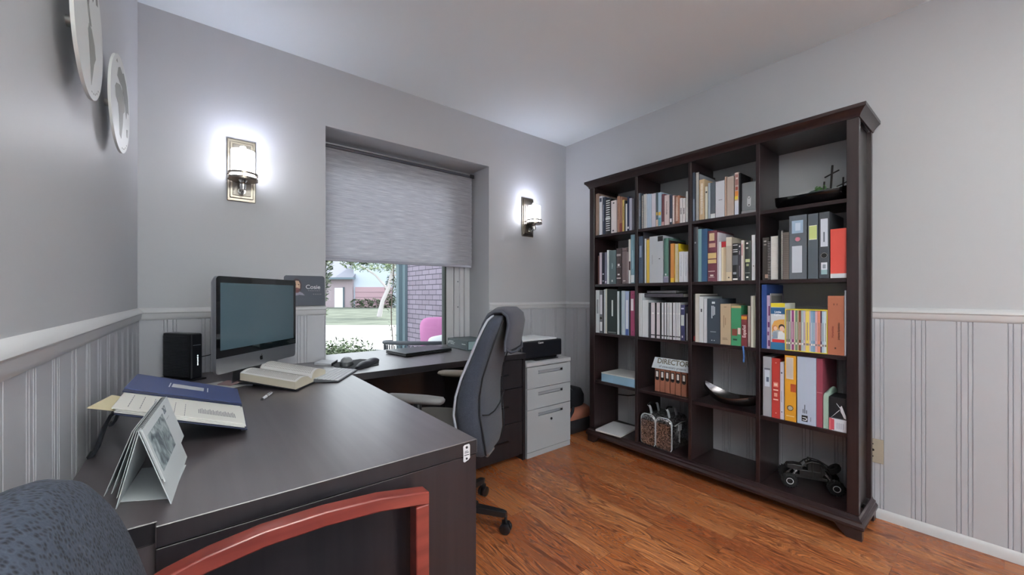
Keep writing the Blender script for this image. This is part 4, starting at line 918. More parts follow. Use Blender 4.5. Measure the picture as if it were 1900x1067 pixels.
# --- leftmost column, second shelf
c, r = 0, 3
book(c, r, 1109.5, 1112, 474.5, '5A3A36', 'small worn brown book at the left end', 'pb', .15)
book(c, r, 1112.4, 1116.4, 468.7, 'D4CCD8', 'thin pale lilac book', 'pb', .15)
book(c, r, 1117, 1121.5, 469, '1A1D33', 'thin black and navy book', 'pb', .15, marks=[(.3,.34,.2,.8,'D0D4DC'),(.08,.12,.2,.8,'A0A4B0')])
book(c, r, 1122, 1125.8, 468, '77788C', 'slim grey-violet book', 'pb', .15, marks=[(.04,.09,.2,.8,'E8E8F0')])
book(c, r, 1126.4, 1129.4, 464, 'E8F0F2', 'slim bright white book', 'pb', .16)
book(c, r, 1129.8, 1142.4, 464.5, '5E7074', 'wide slate green hardback', marks=[(.45,.62,.44,.54,'9AB0B2'),(.5,.58,.54,.6,'9AB0B2'),(.06,.12,.42,.58,'D0DADA')])
book(c, r, 1143.6, 1152.6, 460.8, '463C3E', 'dark brown hardback with a white emblem', marks=[(.78,.84,.1,.9,'A8A0A0'),(.50,.56,.3,.7,'F0F0F0'),(.47,.48,.1,.9,'D0C8C8'),(.24,.28,.3,.7,'E8E8E8'),(.14,.17,.1,.9,'D8D0D0')])
book(c, r, 1153.7, 1162.4, 460, '76686A', 'taupe hardback', marks=[(.06,.09,.3,.8,'C8BCBC'),(.9,.93,.1,.9,'5A4E50')])
book(c, r, 1162.8, 1166, 467, '8A7C7E', 'thin taupe book', 'pb')
book(c, r, 1166.4, 1169.6, 444, 'ECE8E2', 'tall thin white book', 'pb', .22, marks=[(0,.3,0,1,'E8EEF0'),(.3,.5,.2,1,'4A2A34')])
book(c, r, 1170, 1177.6, 435.5, '7FA3B3', 'tall blue-green book with a white label at its foot', 'hb', .22, marks=[(.02,.17,.1,.9,'E0EAEE'),(.30,.68,.45,.6,'A8C8D4')])
# --- second column, second shelf
c, r = 1, 3
book(c, r, 1184.2, 1192.6, 438.7, '45566A', 'slate blue ring binder at the left end', 'binder', .25, marks=[(.55,.80,.2,.7,'8A9CB4')])
book(c, r, 1193.6, 1195, 428, '3A3A40', 'tall thin black divider sheet', 'pb', .2, name='folder', cat='folder')
book(c, r, 1196.2, 1198.6, 443, 'D8D8DA', 'thin white booklet', 'pb')
book(c, r, 1200, 1204.7, 442, 'DDBC50', 'slim yellow book', 'pb', marks=[(.965,1,0,1,'6A4A3A')])
book(c, r, 1205.2, 1230, 438, 'BFC4CC', 'very wide light grey magazine file with a black tag', 'box', .22, marks=[(.88,.99,.62,1.0,'16181C'),(.5,.515,.70,.8,'2A2C30'),(.40,.6,.18,.24,'A8ACB6')])
book(c, r, 1231.4, 1240.2, 442, '52796F', 'green and mauve hardback', marks=[(0,.14,0,1,'8E8FA8'),(.16,.20,.3,.6,'F0F4F4'),(.12,.13,.2,.8,'E8E8F0')], depth=.22, side='9A9CA4')
book(c, r, 1241, 1243.6, 446, '2A1E22', 'thin dark maroon book', 'pb')
book(c, r, 1244.2, 1250.6, 452, 'C98C4C', 'orange book', 'pb', marks=[(0,.11,0,1,'E2BC3C')])
book(c, r, 1251.2, 1258, 452, 'E3C52E', 'bright yellow spiral notebook', 'spiral', .22, roof='F0DC70')
book(c, r, 1259.8, 1268.4, 467, 'DDE0E8', 'small white book', 'pb', .12, marks=title('A8B0C0', .45, .55, .2, .9), group='pair of small white books', lab='left one of two small white books in front of the yellow notebook')
book(c, r, 1268.8, 1276.6, 467, 'DDE0E8', 'small white book', 'pb', .12, marks=title('A8B0C0', .45, .55, .2, .9), group='pair of small white books', lab='right one of two small white books in front of the yellow notebook')
# --- third column, second shelf
c, r = 2, 3
book(c, r, 1286.5, 1295, 421.5, '3A3D44', 'charcoal book at the left end', marks=[(.70,.73,.3,.6,'A8ACB4')])
book(c, r, 1295.6, 1301.6, 425, '7FA6AC', 'pale teal binder', 'pb')
book(c, r, 1302, 1312, 424.7, '38597C', 'deep blue binder', 'binder')
book(c, r, 1313, 1330, 428, '6E3A48', 'thick maroon hardback with gold panels', marks=[(.80,.95,.2,.75,'D8C09A'),(.67,.75,.15,.85,'C8A490'),(.45,.56,.06,.94,'D8BC82'),(.355,.43,.06,.94,'D8BC82'),(.19,.205,.1,.8,'E8D8D0'),(.10,.13,.3,.65,'F0E8E0'),(.075,.085,.15,.75,'E0D0C8')], depth=.23)
book(c, r, 1331, 1333, 431, 'CFC8D0', 'thin pale pink booklet', 'pb')
book(c, r, 1333.6, 1338.2, 448.4, 'EEF0F4', 'short white paperback', 'pb', .15)
book(c, r, 1338.8, 1347, 448.4, 'C9B496', 'short tan book with a red top', 'pb', .15, marks=[(.86,1,0,1,'A62C34'),(0,.85,0,.45,'E8DCC0')])
book(c, r, 1347.4, 1358, 440, 'BDB3A4', 'cream and grey paperback', 'pb', .2, marks=[(.80,1,0,1,'D8D0C0'),(0,.2,0,1,'DCCDB0'),(.06,.09,.35,.6,'5A5048')])
book(c, r, 1359, 1369.6, 451.6, '1C1D21', 'black leather volume with silver bands', marks=[(.945,.965,.1,.9,'E8E8E8'),(.82,.84,.1,.9,'D8D8D8'),(.765,.785,.1,.9,'E8E8E8'),(.42,.68,.05,.95,'5C5F66'),(.17,.23,.15,.7,'A8ACB4'),(.02,.06,.1,.9,'E8E8E4')], depth=.16)
book(c, r, 1370, 1375, 451.6, '3A3842', 'dark plum book', 'pb', .16, marks=[(.90,.94,.3,.7,'F0F0F0'),(.70,.8,.35,.6,'A8A0A8'),(.1,.4,.35,.6,'8A8490')])
book(c, r, 1375.6, 1378.4, 446, 'EAE2E0', 'thin white booklet with red lettering', 'pb', .16, marks=[(.62,.9,.3,.7,'B0444C')])
book(c, r, 1379, 1381, 446, 'C8C0B4', 'thin grey booklet', 'pb', .16)
book(c, r, 1381.6, 1393, 447, '2E3432', 'black ornamented book with a pale green label', marks=[(.92,.96,.3,.6,'F0F0F0'),(.80,.84,.25,.6,'C8CCC4'),(.46,.54,.15,.85,'C8CF9A'),(.36,.42,.3,.7,'A8B08A'),(.18,.20,.1,.85,'8A9088'),(.06,.10,.3,.65,'E8E8E0')], depth=.16)
book(c, r, 1395, 1401.4, 436, 'E9EBF2', 'tall white book at the right end', 'pb', .2, marks=[(.30,.33,.4,.6,'3A3A44')])
# --- rightmost column, second shelf
c, r = 3, 3
o = book(c, r, 1414.8, 1427, 441, '3A3634', 'dark brown spiral notebook at the left end', 'box', .2, marks=[(.9,.93,.2,.6,'A8A4A0'),(.82,.85,.2,.6,'8A8480'),(.04,.13,.4,.85,'B49A8C')], name='spiral_notebook', cat='notebook')
q = MB(); [q.torus((FX-.001, lastY[(c, r)]-.0005, ZS[3]+.006+i*.0085), .0055, .0011, 'z', 12, 4) for i in range(24)]; add(q, 'coil', mat('E8E8EA', .3, .3), o); lastY[(c, r)] -= .004
book(c, r, 1429.6, 1443.4, 437.5, 'E4E8EC', 'thick white spiral-bound notebook', 'spiral', .2, roof='F4F6FA')
book(c, r, 1443.9, 1447.6, 427, '141416', 'thin black notebook', 'pb')
book(c, r, 1448, 1452.4, 427, '26262A', 'black comb-bound notebook', 'spiral', .2, roof='B0B2B8')
book(c, r, 1453, 1464.0, 431, '6C625C', 'taupe ribbed album', 'box', marks=[(.04*i, .04*i+.012, 0, 1, '564C48') for i in range(1, 24)], name='album')
book(c, r, 1464.6, 1497, 399.5, '5A6068', 'wide grey ring binder with pink ring and large white label', 'arch', .27, marks=[(.72,.92,.15,.80,'9DB4CC'),(.76,.88,.35,.65,'C8D4E4'),(.10,.52,.16,.74,'C9CFDA')], lean=.625, roof='C87E90')
book(c, r, 1499.5, 1518, 396.5, '4C545C', 'grey ring binder with a yellow-green label', 'binder', .27, marks=[(.60,.82,.1,.88,'C2CE86'),(.60,.61,.1,.88,'EEF0DC'),(.81,.82,.1,.88,'EEF0DC')])
book(c, r, 1520, 1539, 393.5, '3E4249', 'ring binder with tall white label', 'arch', .27, marks=[(.48,.90,.15,.85,'CBD2DE'),(.55,.7,.42,.55,'5A6270'),(.13,.24,.2,.8,'E4E8F0'),(.06,.13,.2,.8,'9ABAC0'),(.15,.21,.35,.65,'8A94A0')], lean=.345)
book(c, r, 1541, 1573, 424, 'CC4C42', 'bright red box file with a white base', 'box', .2, marks=[(0,.09,0,1,'DADDE2')])
# --- leftmost column, third shelf
c, r = 0, 2
book(c, r, 1104.9, 1112, 538.4, 'DDE4E6', 'white binder with a grey label window at the left end', 'binder', .25, marks=[(.45,.78,.3,.75,'9CA2A8')])
book(c, r, 1112.5, 1118.2, 539, '6A6E76', 'slim grey binder with a ring and white labels', 'arch', .25, marks=[(.44,.90,.15,.85,'DDE0E6'),(.05,.26,.15,.85,'E6E8EA')], lean=.35)
book(c, r, 1119, 1120, 540, '0C0C0E', 'thin black folder', 'pb', .25, name='folder', cat='folder')
book(c, r, 1120.6, 1123.2, 537, 'C8D2D4', 'thin pale grey folder', 'pb', .25, name='folder', cat='folder')
book(c, r, 1123.5, 1126.2, 536, 'D8D8CC', 'thin cream folder', 'pb', .25, name='folder', cat='folder')
o = book(c, r, 1126.5, 1145, 537, '1E2A2A', 'wide dark album in glossy plastic wrap with a painted white glint', 'box', .24, marks=[(.40,.76,.46,.60,'DDE4E2'),(.02,.05,.1,.9,'6A7474')], name='album')  # white mark is the glint of the wrap, painted on the spine
book(c, r, 1145.4, 1149, 540.5, 'D2DCE0', 'slim pale folder', 'pb', .22, name='folder', cat='folder')
book(c, r, 1149.3, 1151.8, 540.5, '20383C', 'thin dark teal folder', 'pb', .22, name='folder', cat='folder')
book(c, r, 1152.4, 1159.6, 539.5, 'B9CAD4', 'pale blue rounded binder', 'hb', .24)
book(c, r, 1160.3, 1167, 540.5, 'A8B8D8', 'white and blue patterned binder', 'pb', .24, marks=[(.15,.8,.2,.75,'E6ECF6'),(.0,.14,.1,.9,'4A62A0')])
book(c, r, 1167.4, 1169.6, 541, '0E0F16', 'thin black book', 'pb', .24)
book(c, r, 1170, 1177.8, 539.5, '9C4468', 'magenta ring binder with a white label', 'binder', .25, marks=[(.56,.82,.1,.7,'EDE6EC'),(.90,.92,.45,.6,'5A1E34'),(.08,.10,.45,.6,'5A1E34')])
# --- second column, third shelf
c, r = 1, 2
book(c, r, 1184.2, 1187.2, 544, 'D8DDE0', 'white booklet', 'pb', .25, group='thin white booklets at the left end', lab='first thin white booklet from the left, third shelf of the second column')
book(c, r, 1187.6, 1191.4, 544, 'D8DDE0', 'white booklet', 'pb', .25, group='thin white booklets at the left end', lab='second thin white booklet from the left, third shelf of the second column')
book(c, r, 1192, 1202.6, 557, 'D9DEE2', 'pale grey magazine file', 'box', .22)
book(c, r, 1203.6, 1207.2, 561.6, '3A3C44', 'thin charcoal journal', 'pb', .19)
ORD = ['first', 'second', 'third', 'fourth', 'fifth', 'sixth', 'seventh', 'eighth', 'ninth', 'tenth', 'eleventh', 'twelfth']
js = [(1208, 1215), (1218.4, 1224.4), (1227.8, 1231.2), (1233, 1236.4), (1238, 1240.6), (1242, 1244.3), (1244.6, 1246.8), (1248.8, 1252.2), (1253.6, 1255.2), (1256.2, 1258), (1258.8, 1261.6)]
for i, (a, b) in enumerate(js):
    if i in (1, 2, 3, 4, 7): book(c, r, (js[i-1][1]+.3), a-.3, 562, '18161A', 'x', 'pb', .19, group='slim black journals', lab='%s slim black journal from the left, third shelf of the second column' % ORD[sum(k < i for k in (1, 2, 3, 4, 7))])
    book(c, r, a, b, 561.6, 'D8D0D6' if i < 2 else 'DEDFE4', 'x', 'pb', .19, marks=[(.07, .10, 0, 1, '2A262C'), (.68, .72, .2, .8, 'F4F4F4')], group='slim white journals', lab='%s slim white journal from the left, third shelf of the second column' % ORD[i])
book(c, r, 1263, 1270.4, 566, '3A3C66', 'indigo book with a pale label and white emblem', marks=[(.42,.72,.1,.85,'C4CCC8'),(.08,.14,.3,.6,'F0F0F4'),(.88,.92,.15,.8,'C8C8DC')])
book(c, r, 1271, 1276.8, 569, '14161E', 'black book with a white stripe at the right end', 'pb', .15, marks=[(.02,.8,.55,.75,'D8D8D8')])
for (a, b, pz0, pz1, colr, lb, x0_, x1_) in ((1187, 1221, 555.4, 546, '45434C', 'dark marbled book lying flat on top of the row, third shelf of the second column', BX+.04, BX+.23), (1186, 1219, 545, 538, '6C6A6E', 'small grey book lying flat on the marbled one, third shelf of the second column', BX+.06, BX+.21)):
    zt = .0
    zA = 1.104 if colr == '45434C' else 1.1315; zB = zA+(.026 if colr == '45434C' else .018)
    m = MB(); 
    yA, yB = (1.27, 1.553) if colr == '45434C' else (1.33, 1.540)
    m.box(x0_, x0_+.002, yA, yB, zA, zB); m.box(x0_, x1_, yA, yB, zA, zA+.002); m.box(x0_, x1_, yA, yB, zB-.002, zB)
    o = add(m, 'book', mat(colr, .5, vary=.5)); tag(o, lb, 'book', 'items on the third shelf of the second column')
    m = MB().box(x0_+.002, x1_-.003, yA+.003, yB-.003, zA+.002, zB-.002); add(m, 'pages', M_PAPER, o)
# --- third column, third shelf
c, r = 2, 2
book(c, r, 1287, 1289.8, 546, '26221E', 'thin black book at the left end', 'pb', .2, marks=[(.02,.12,0,1,'8A3030')])
book(c, r, 1290.2, 1297, 545, 'D2CEC6', 'cream white binder', 'pb', .25, side='26282E')
book(c, r, 1297.4, 1305, 550, 'DCE0E4', 'white book with a dark spot', 'pb', .25, marks=[(.66,.73,.4,.7,'3A3E44')])
book(c, r, 1306, 1311.6, 555, 'D6D8DE', 'thin crumpled white folder', 'pb', .2, name='folder', cat='folder')
o = book(c, r, 1312.2, 1335.8, 554, '3B4450', 'very thick charcoal hardback with white lettering', 'box', .22, marks=[(.885,.93,.38,.62,'E8ECF0'),(.56,.84,.34,.42,'C8CED6'),(.62,.84,.46,.53,'C8CED6'),(.64,.82,.57,.63,'C8CED6'),(.25,.27,.25,.7,'9AA2AC'),(.06,.08,.33,.42,'E0E4E8'),(.06,.08,.52,.61,'E0E4E8')], name='book', cat='book')
book(c, r, 1336.8, 1356, 564, 'BCA78C', 'thick tan box book with faint lettering', 'box', .2, marks=[(.42,.72,.30,.36,'8E7A62'),(.48,.66,.46,.52,'8E7A62'),(.92,.93,.35,.6,'6A5A48'),(.12,.13,.2,.7,'6A5A48'),(.155,.165,.2,.65,'6A5A48')], name='book', cat='book')
z0g = ZS[2]
y1g = lastY[(c, r)]-.0008
o = book(c, r, 1356.8, 1375, 567.6, '3F8A63', 'thick green dictionary with cream top and a reddish fruit picture', 'box', .18, marks=[(.945,1,0,1,'C2A67C'),(.25,.42,.08,.62,'7E3E34'),(.29,.45,.68,.95,'E4C8C4'),(.13,.17,.2,.6,'1E3A2C')], name='dictionary')
def vtext(par, body, y, z, size, col, sx=1.0, bold=.0003, x=FX-.0006):   # lettering that reads upwards on a spine
    M4 = Matrix.Translation((x, y, z)) @ Matrix(((0, 0, -1, 0), (0, -1, 0, 0), (1, 0, 0, 0), (0, 0, 0, 1)))
    M4 = Matrix.Translation((x, y, z)) @ Matrix(((0, 0, -1, 0), (0, -1, 0, 0), (0, 0, 1, 0), (0, 0, 0, 1)))
    M4 = Matrix.Translation((x, y, z)) @ Matrix(((0, 0, -1, 0), (0, -1, 0, 0), (1, 0, 0, 0), (0, 0, 0, 1))).to_4x4()
    X_ = Vector((0, 0, 1)); Y_ = Vector((0, 1, 0)); N_ = X_.cross(Y_)      # text runs up, letter tops to the left, facing -X
    R = Matrix(((X_.x, Y_.x, N_.x, x), (X_.y, Y_.y, N_.y, y), (X_.z, Y_.z, N_.z, z), (0, 0, 0, 1)))
    m = MB().text(body, R, size, depth=.0002, bold=bold, sx=sx); return add(m, 'lettering', mat(col, .5), par)
def htext(par, body, y, z, size, col, sx=1.0, bold=.0003, x=FX-.0006, rot=0):
    X_ = Vector((0, -1, 0)); Y_ = Vector((0, 0, 1)); N_ = X_.cross(Y_)
    R = Matrix(((X_.x, Y_.x, N_.x, x), (X_.y, Y_.y, N_.y, y), (X_.z, Y_.z, N_.z, z), (0, 0, 0, 1))) @ Matrix.Rotation(rot, 4, 'Z')
    m = MB().text(body, R, size, depth=.0002, bold=bold, sx=sx); return add(m, 'lettering', mat(col, .5), par)
o = book(c, r, 1375.6, 1386, 584.6, '6E3236', 'maroon Spanish dictionary with yellow top and large white lettering', 'box', .15, marks=[(.86,.96,0,1,'D89A3C')], name='dictionary')
vtext(o, 'Español', lastY[(c, r)]+.0135, ZS[2]+.085, .024, 'F0E6E4', .95)
t_ = book(c, r, 1376, 1384, 575, '2E5A60', 'x', 'pb', .06, fx=FX+.165, raw=True, lab='small dark teal book behind the maroon Spanish dictionary')
book(c, r, 1386.6, 1391.6, 567.6, '8A5A4C', 'brown spiral-bound notebook', 'spiral', .2, roof='E8DCD8')
book(c, r, 1392.6, 1401.2, 549, 'DAD8CC', 'tall cream and grey book at the right end', 'hb', .2, fx=FX-.008, marks=[(0,1,.62,1,'8C8C80')])
m = MB(); pts = [(FX-.002, .905, ZS[2]+.004), (BX-.004, .903, ZS[2]+.001), (BX-.006, .900, ZS[2]-.02), (BX-.006, .897, ZS[2]-.055), (BX-.006, .900, ZS[2]-.085)]
m.loft([[Vector((x-.0008, y-.004, z)), Vector((x+.0008, y-.004, z)), Vector((x+.0008, y+.004, z)), Vector((x-.0008, y+.004, z))] for x, y, z in pts]); q = add(m, 'ribbon_bookmark', mat('4C76B8', .5), o); q['label'] = 'blue ribbon bookmark'
# --- rightmost column, third shelf
c, r = 3, 2
book(c, r, 1413.4, 1422.7, 528, '2A4684', 'tall blue binder at the left end', 'binder', .25)
book(c, r, 1423.2, 1428.6, 548, 'B9A4C0', 'lilac and purple patterned book', 'pb', .2, marks=[(.62+.0*i,.8,.5,1,'6A2E68') for i in (0,)]+[(.4,.5,.3,.9,'6A2E68'),(.05,.16,.4,1,'6A2E68'),(.25,.32,.2,.7,'6A2E68')])
book(c, r, 1428.9, 1430, 544.5, '8A8A8C', 'thin grey album', 'pb', .18, side='5E5C5A', name='album')
ob = book(c, r, 1430.4, 1456.4, 562.5, 'D9DDE0', 'picture-fronted children\'s box with yellow top and Little Lights lettering', 'box', .16, marks=[(.915,1,0,1,'E6D43A'),(.765,.905,.0,1,'2C5C86'),(0,.155,0,1,'2E6A92'),(.155,.22,.1,.98,'C8383A')], name='slipcase')
yl, yr = atX(1430.4, 500, FX).y, lastY[(c, r)]; zb = ZS[2]; Hh = .225
def pb_(pts, d, colr, par, nm='picture'): q = MB().prism([(FX-d, yl+(yr-yl)*a, zb+.001+Hh*b) for a, b in pts], (-.0002, 0, 0)); add(q, nm, mat(colr, .6), par)
EL = lambda a, b, ra, rb, n=20: [(a+ra*math.cos(i*2*math.pi/n), b+rb*math.sin(i*2*math.pi/n)) for i in range(n)]
pb_([(.08,.30),(.08,.55),(.25,.66),(.6,.70),(.98,.71),(.98,.35),(.6,.28)], .0006, 'D8A458', ob); pb_(EL(.5,.36,.42,.10), .0008, 'AEB6BE', ob)
pb_(EL(.78,.52,.22,.075), .0010, '2A2024', ob); pb_(EL(.80,.49,.17,.062), .0012, 'E8C2AC', ob); pb_(EL(.3,.5,.17,.065), .0010, 'C07A4A', ob); pb_(EL(.34,.49,.13,.05), .0012, 'EAC8B0', ob)
pb_([(.5,.25),(.55,.42),(.8,.44),(.98,.38),(.98,.25)], .0012, 'EAECEE', ob); pb_([(.1,.24),(.18,.40),(.42,.42),(.5,.26)], .0011, '8C9CB0', ob)
htext(ob, 'Little\nLights', (yl+yr)/2, zb+Hh*.845, .0145, 'F2F6FA', 1.0, .0004)
# yellow slipcase with a row of thin books
ya = lastY[(c, r)]-.001; yb = atX(1535.2, 500, FX).y; t = thing('slipcase', (BX+.1, (ya+yb)/2, zb+.001), 'yellow slipcase holding a row of thin coloured children\'s books, rightmost column', 'slipcase', group='items on the third shelf of the rightmost column')
Hc = .214; m = MB(); m.box(FX, FX+.16, yb, ya, zb+.001, zb+.0045); m.box(FX, FX+.16, yb, ya, zb+Hc-.004, zb+Hc); m.box(FX, FX+.16, yb, yb+.0025, zb+.0045, zb+Hc-.004); m.box(FX, FX+.16, ya-.0025, ya, zb+.0045, zb+Hc-.004); m.box(FX+.156, FX+.16, yb, ya, zb+.0045, zb+Hc-.004); add(m, 'case', mat('E9D64A', .5), t)
cs = [('8C7A6E', 2.2, 'grey-brown'), ('6E7A70', 2.6, 'sage grey'), ('E4DCE0', 1.2, 'white'), ('8A3E78', 2.6, 'purple'), ('E8DCC8', 1.2, 'cream'), ('6A8A6C', 2.4, 'green'), ('C8B49A', 1.2, 'sand'), ('7A4630', 2.6, 'brown'), ('A8BEBE', 2.2, 'pale teal'), ('C8BCCC', 2.2, 'lilac'), ('E8CF6A', 3.8, 'yellow'), ('D4C4CC', 1.4, 'rose white'), ('86A8C4', 2.2, 'sky blue'), ('7496B8', 2.2, 'mid blue'), ('D8A8B0', 2.2, 'pink'), ('DC8A72', 2.8, 'salmon'), ('4A3450', 1.6, 'dark plum'), ('B4CCDC', 2.2, 'ice blue'), ('E4EAF4', 2.4, 'bluish white')]
tot = sum(w_ for _, w_, _ in cs); yy = ya-.0028; span = (ya-yb-.0056)
for colr, w_, nm_ in cs:
    wd = span*w_/tot; m = MB().box(FX+.004, FX+.14, yy-wd+.0003, yy, zb+.0048, zb+Hc-.0055, 0); m.box(FX+.0037, FX+.005, yy-wd*.85, yy-wd*.15, zb+.035, zb+.045, 1); m.box(FX+.0037, FX+.005, yy-wd*.6, yy-wd*.4, zb+.06, zb+.15, 1)
    o = add(m, 'picture_book', [mat(colr, .5), mat('E8E0DC' if colr < 'B' else '8A7A7A', .5)]); tag(o, 'thin %s picture book inside the yellow slipcase' % nm_, 'book', 'thin books in the yellow slipcase'); yy -= wd
lastY[(c, r)] = yb-.0005
ob = book(c, r, 1536, 1566.5, 549, 'A2624A', 'tall copper brown box book with dark vertical lettering', 'box', .22, marks=[(.10,.13,.42,.52,'4A2A20'),(.84,.87,.35,.42,'6A3A2C'),(.84,.87,.55,.60,'6A3A2C')], name='book', cat='book')
yl = atX(1551, 500, FX).y
vtext(ob, 'Humanities', yl+.012, zb+.11, .012, '6A1E1A', 1.0, .0002); vtext(ob, 'Johanna Epidemics', yl-.011, zb+.115, .011, '2A1A16', 1.0, .0002)
book(c, r, 1567.2, 1570.2, 539, 'DDE4F0', 'thin white folder at the right end', 'pb', .22, name='folder', cat='folder')
# --- rightmost column, fourth shelf
c, r = 3, 1
book(c, r, 1416, 1431.4, 662, 'A4A6AE', 'grey album with a handwritten white label at the left end', 'box', .24, marks=[(.50,.78,.2,.8,'C8D4E0'),(.58,.66,.4,.7,'5A6880'),(.78,.81,.15,.85,'6A6E78')], name='album')
ob = book(c, r, 1432.2, 1447, 665, 'AE3A34', 'red ring binder with white markings', 'binder', .24, marks=[(.92,.93,.45,.6,'F0D8D0'),(.08,.09,.45,.6,'F0D8D0'),(.52,.60,.2,.8,'D88A7C'),(.54,.58,.3,.7,'EAD0C0'),(.30,.32,.2,.8,'E8C8BC'),(.36,.42,.3,.7,'DCA090'),(.46,.48,.2,.8,'E8C8BC')])
book(c, r, 1447.8, 1454.4, 672.5, 'CFCCDA', 'slim pale lilac book beside the red binder', 'pb', .22, marks=[(.80,.83,.2,.6,'5A5A6A'),(.3,.5,.3,.45,'9A9AA8'),(.12,.14,.3,.6,'5A5A6A')])
ob = book(c, r, 1456.2, 1477, 658, 'D89B30', 'yellow-orange ring binder with finger hole and red sticker', 'arch', .27, marks=[(.64,.97,.12,.78,'D4C4B4'),(.66,.95,.2,.7,'C8BCB4'),(.45,.57,.52,1.0,'A84A28'),(.07,.085,.15,.85,'E8C890')], lean=.20, roof='B8B0A0')
ob = book(c, r, 1479.4, 1514.4, 657.5, 'B7C3D8', 'wide pale blue binder with black U mark near its foot', 'box', .27, marks=[(.04,.13,.24,.56,'101216')], name='ring_binder', cat='binder')
yl, yr = atX(1479.4, 500, FX).y, lastY[(c, r)]; w_ = yl-yr; zb = ZS[1]
vtext(ob, 'U', yl-w_*.42, zb+.027, .026, 'E8ECF4', 1.0, .0006); vtext(ob, '.....', yl-w_*.66, zb+.03, .02, '3A404C'); 
m = MB(); [m.box(FX-.0006, FX-.0001, yl-w_*(.30+.09*i+.04), yl-w_*(.30+.09*i), zb+.055, zb+(.075, .098, .072)[i]) for i in range(3)]; add(m, 'small_print', mat('4A5260', .5), ob)
book(c, r, 1515.2, 1526.4, 660.5, '8E4152', 'dark rose ring binder', 'binder', .26, marks=[(.5,.51,.05,.95,'B87A84')])
yl = lastY[(c, r)]-.002
t = thing('towel', (BX+.1, yl-.018, zb+.001), 'folded mint green fleece cloth standing between rose binder and black box', 'cloth', group='items on the fourth shelf of the rightmost column')
yr = atX(1537.6, 500, FX).y; ymd = (yl+yr)/2; hw = (yl-yr)/2-.0006
m = MB(); prof = []
for k in range(13): a = math.pi*k/12; prof.append((ymd+hw*math.cos(a), zb+.165+hw*1.0*math.sin(a)))
prof = [(ymd+hw, zb+.001)]+prof+[(ymd-hw, zb+.001)]
m.loft([[Vector((FX+.002+x, y+.0*x, zb+.001+(z-zb-.001)*hh)) for y, z in prof] for x, hh in ((0, .93), (.006, .99), (.03, 1.0), (.09, 1.05), (.14, 1.06), (.16, 1.0))]); add(m, 'folded_cloth', mat('9FB8AA', .95, bump=(220, 1.0), vary=.15), t, smooth=60)
lastY[(c, r)] = yr-.001
ob = book(c, r, 1538.4, 1573, 738, '15161C', 'black box with white emblem above a pink-white label', 'box', .12, marks=[(0,.36,0,.16,'C86A72'),(0,.36,.16,1,'D9DEE8'),(.02,.34,.1,.3,'B84A58'),(.36,.38,0,1,'6A6E78')], name='carton')
yl, yr = atX(1538.4, 500, FX).y, lastY[(c, r)]; w_ = yl-yr; H_ = .145
m = MB(); P3 = lambda a, b: (FX-.0006, yl-w_*a, zb+H_*b)
m.prism([P3(.62,.80), P3(.72,.86), P3(.80,.75), P3(.95,.55), P3(.97,.44), P3(.85,.46), P3(.74,.58), P3(.66,.66)], (-.0002, 0, 0)); m.prism([P3(.12,.42), P3(.14,.44), P3(.60,.72), P3(.60,.69)], (-.0002, 0, 0)); m.prism([P3(.42,.90), P3(.43,.92), P3(.66,.77), P3(.64,.75)], (-.0002, 0, 0))
for i in range(4): m.prism([P3(.45+.11*i, .08), P3(.45+.11*i, .28), P3(.48+.11*i, .28), P3(.48+.11*i, .08)], (-.0002, 0, 0), 1)
add(m, 'emblem', [mat('D8DAE2', .5), mat('8A94B0', .5)], ob)
# ================================================================ OTHER THINGS ON THE BOOKCASE
# black leaf-shaped tray with the rock and crosses, top right compartment
z0 = ZS[4]+.001; yA, yB, xc = .785, .452+.012, 2.49
t = thing('tray', (xc, .62, z0), 'long black leaf-shaped tray on the top shelf of the rightmost column', 'tray')
m = MB(); N = 22; outer = []; inner = []
for i in range(N+1):
    a = i/N; y = yA+(yB-yA)*a; s_ = math.sin(math.pi*min(1, (.02+a*.98)/1.15))**.6; hw = .085*s_+.002; zt = z0+.060+.016*abs(2*a-1)**2.2; zb_ = z0+.001 if .08 < a else z0+.03*(1-a/.08)+.001
    def cs_(sc_, zo): return [Vector((xc+hw*sc_*q, y, zb_+zo+(zt-zb_-zo)*abs(q)**2.2)) for q in [-1+2*k/12 for k in range(13)]]
    up_ = cs_(1, .004); lo_ = [v-Vector((0, 0, .004)) for v in cs_(1.0, .003)][::-1]
    outer.append(up_+lo_)
m.loft(outer); add(m, 'tray_shell', mat('0A0A0C', .18, coat=.5), t, smooth=50)
c0 = Vector((2.50, .590, z0+.036))
t = thing('cross_ornament', tuple(c0), 'rock ornament with three dark wooden crosses standing in the black tray', 'ornament')
m = MB(); random.seed(3); rings = []
for j in range(7):
    a = j/6*math.pi/2; q = max(.03, math.cos(a)); rings.append([c0+Vector((.055*q*math.cos(b)*random.uniform(.92, 1.06), .085*q*math.sin(b)*random.uniform(.92, 1.06), -.004+.062*math.sin(a)*random.uniform(.95, 1.03))) for b in [2*math.pi*k/20 for k in range(20)]])
m.loft(rings); add(m, 'rock', mat('4A5654', .85, bump=(60, 1.0), vary=.35), t, smooth=50)
m = MB(); random.seed(5)
for k in range(60):
    a, b = random.uniform(-1, 1), random.uniform(-.6, .9); p = c0+Vector((-.03+.012*a, -.015+.03*b, .048+random.uniform(-.008, .01))); v = Vector((random.uniform(-1, 1), random.uniform(-1, 1), random.uniform(.2, 1))).normalized()*.008; s2 = v.cross(Vector((.3, .5, .8))).normalized()*.003
    m.quad(p-s2, p+v*.5-s2*1.6, p+v, p+v*.5+s2*1.6)
add(m, 'moss', mat('3E6A2C', .8), t)
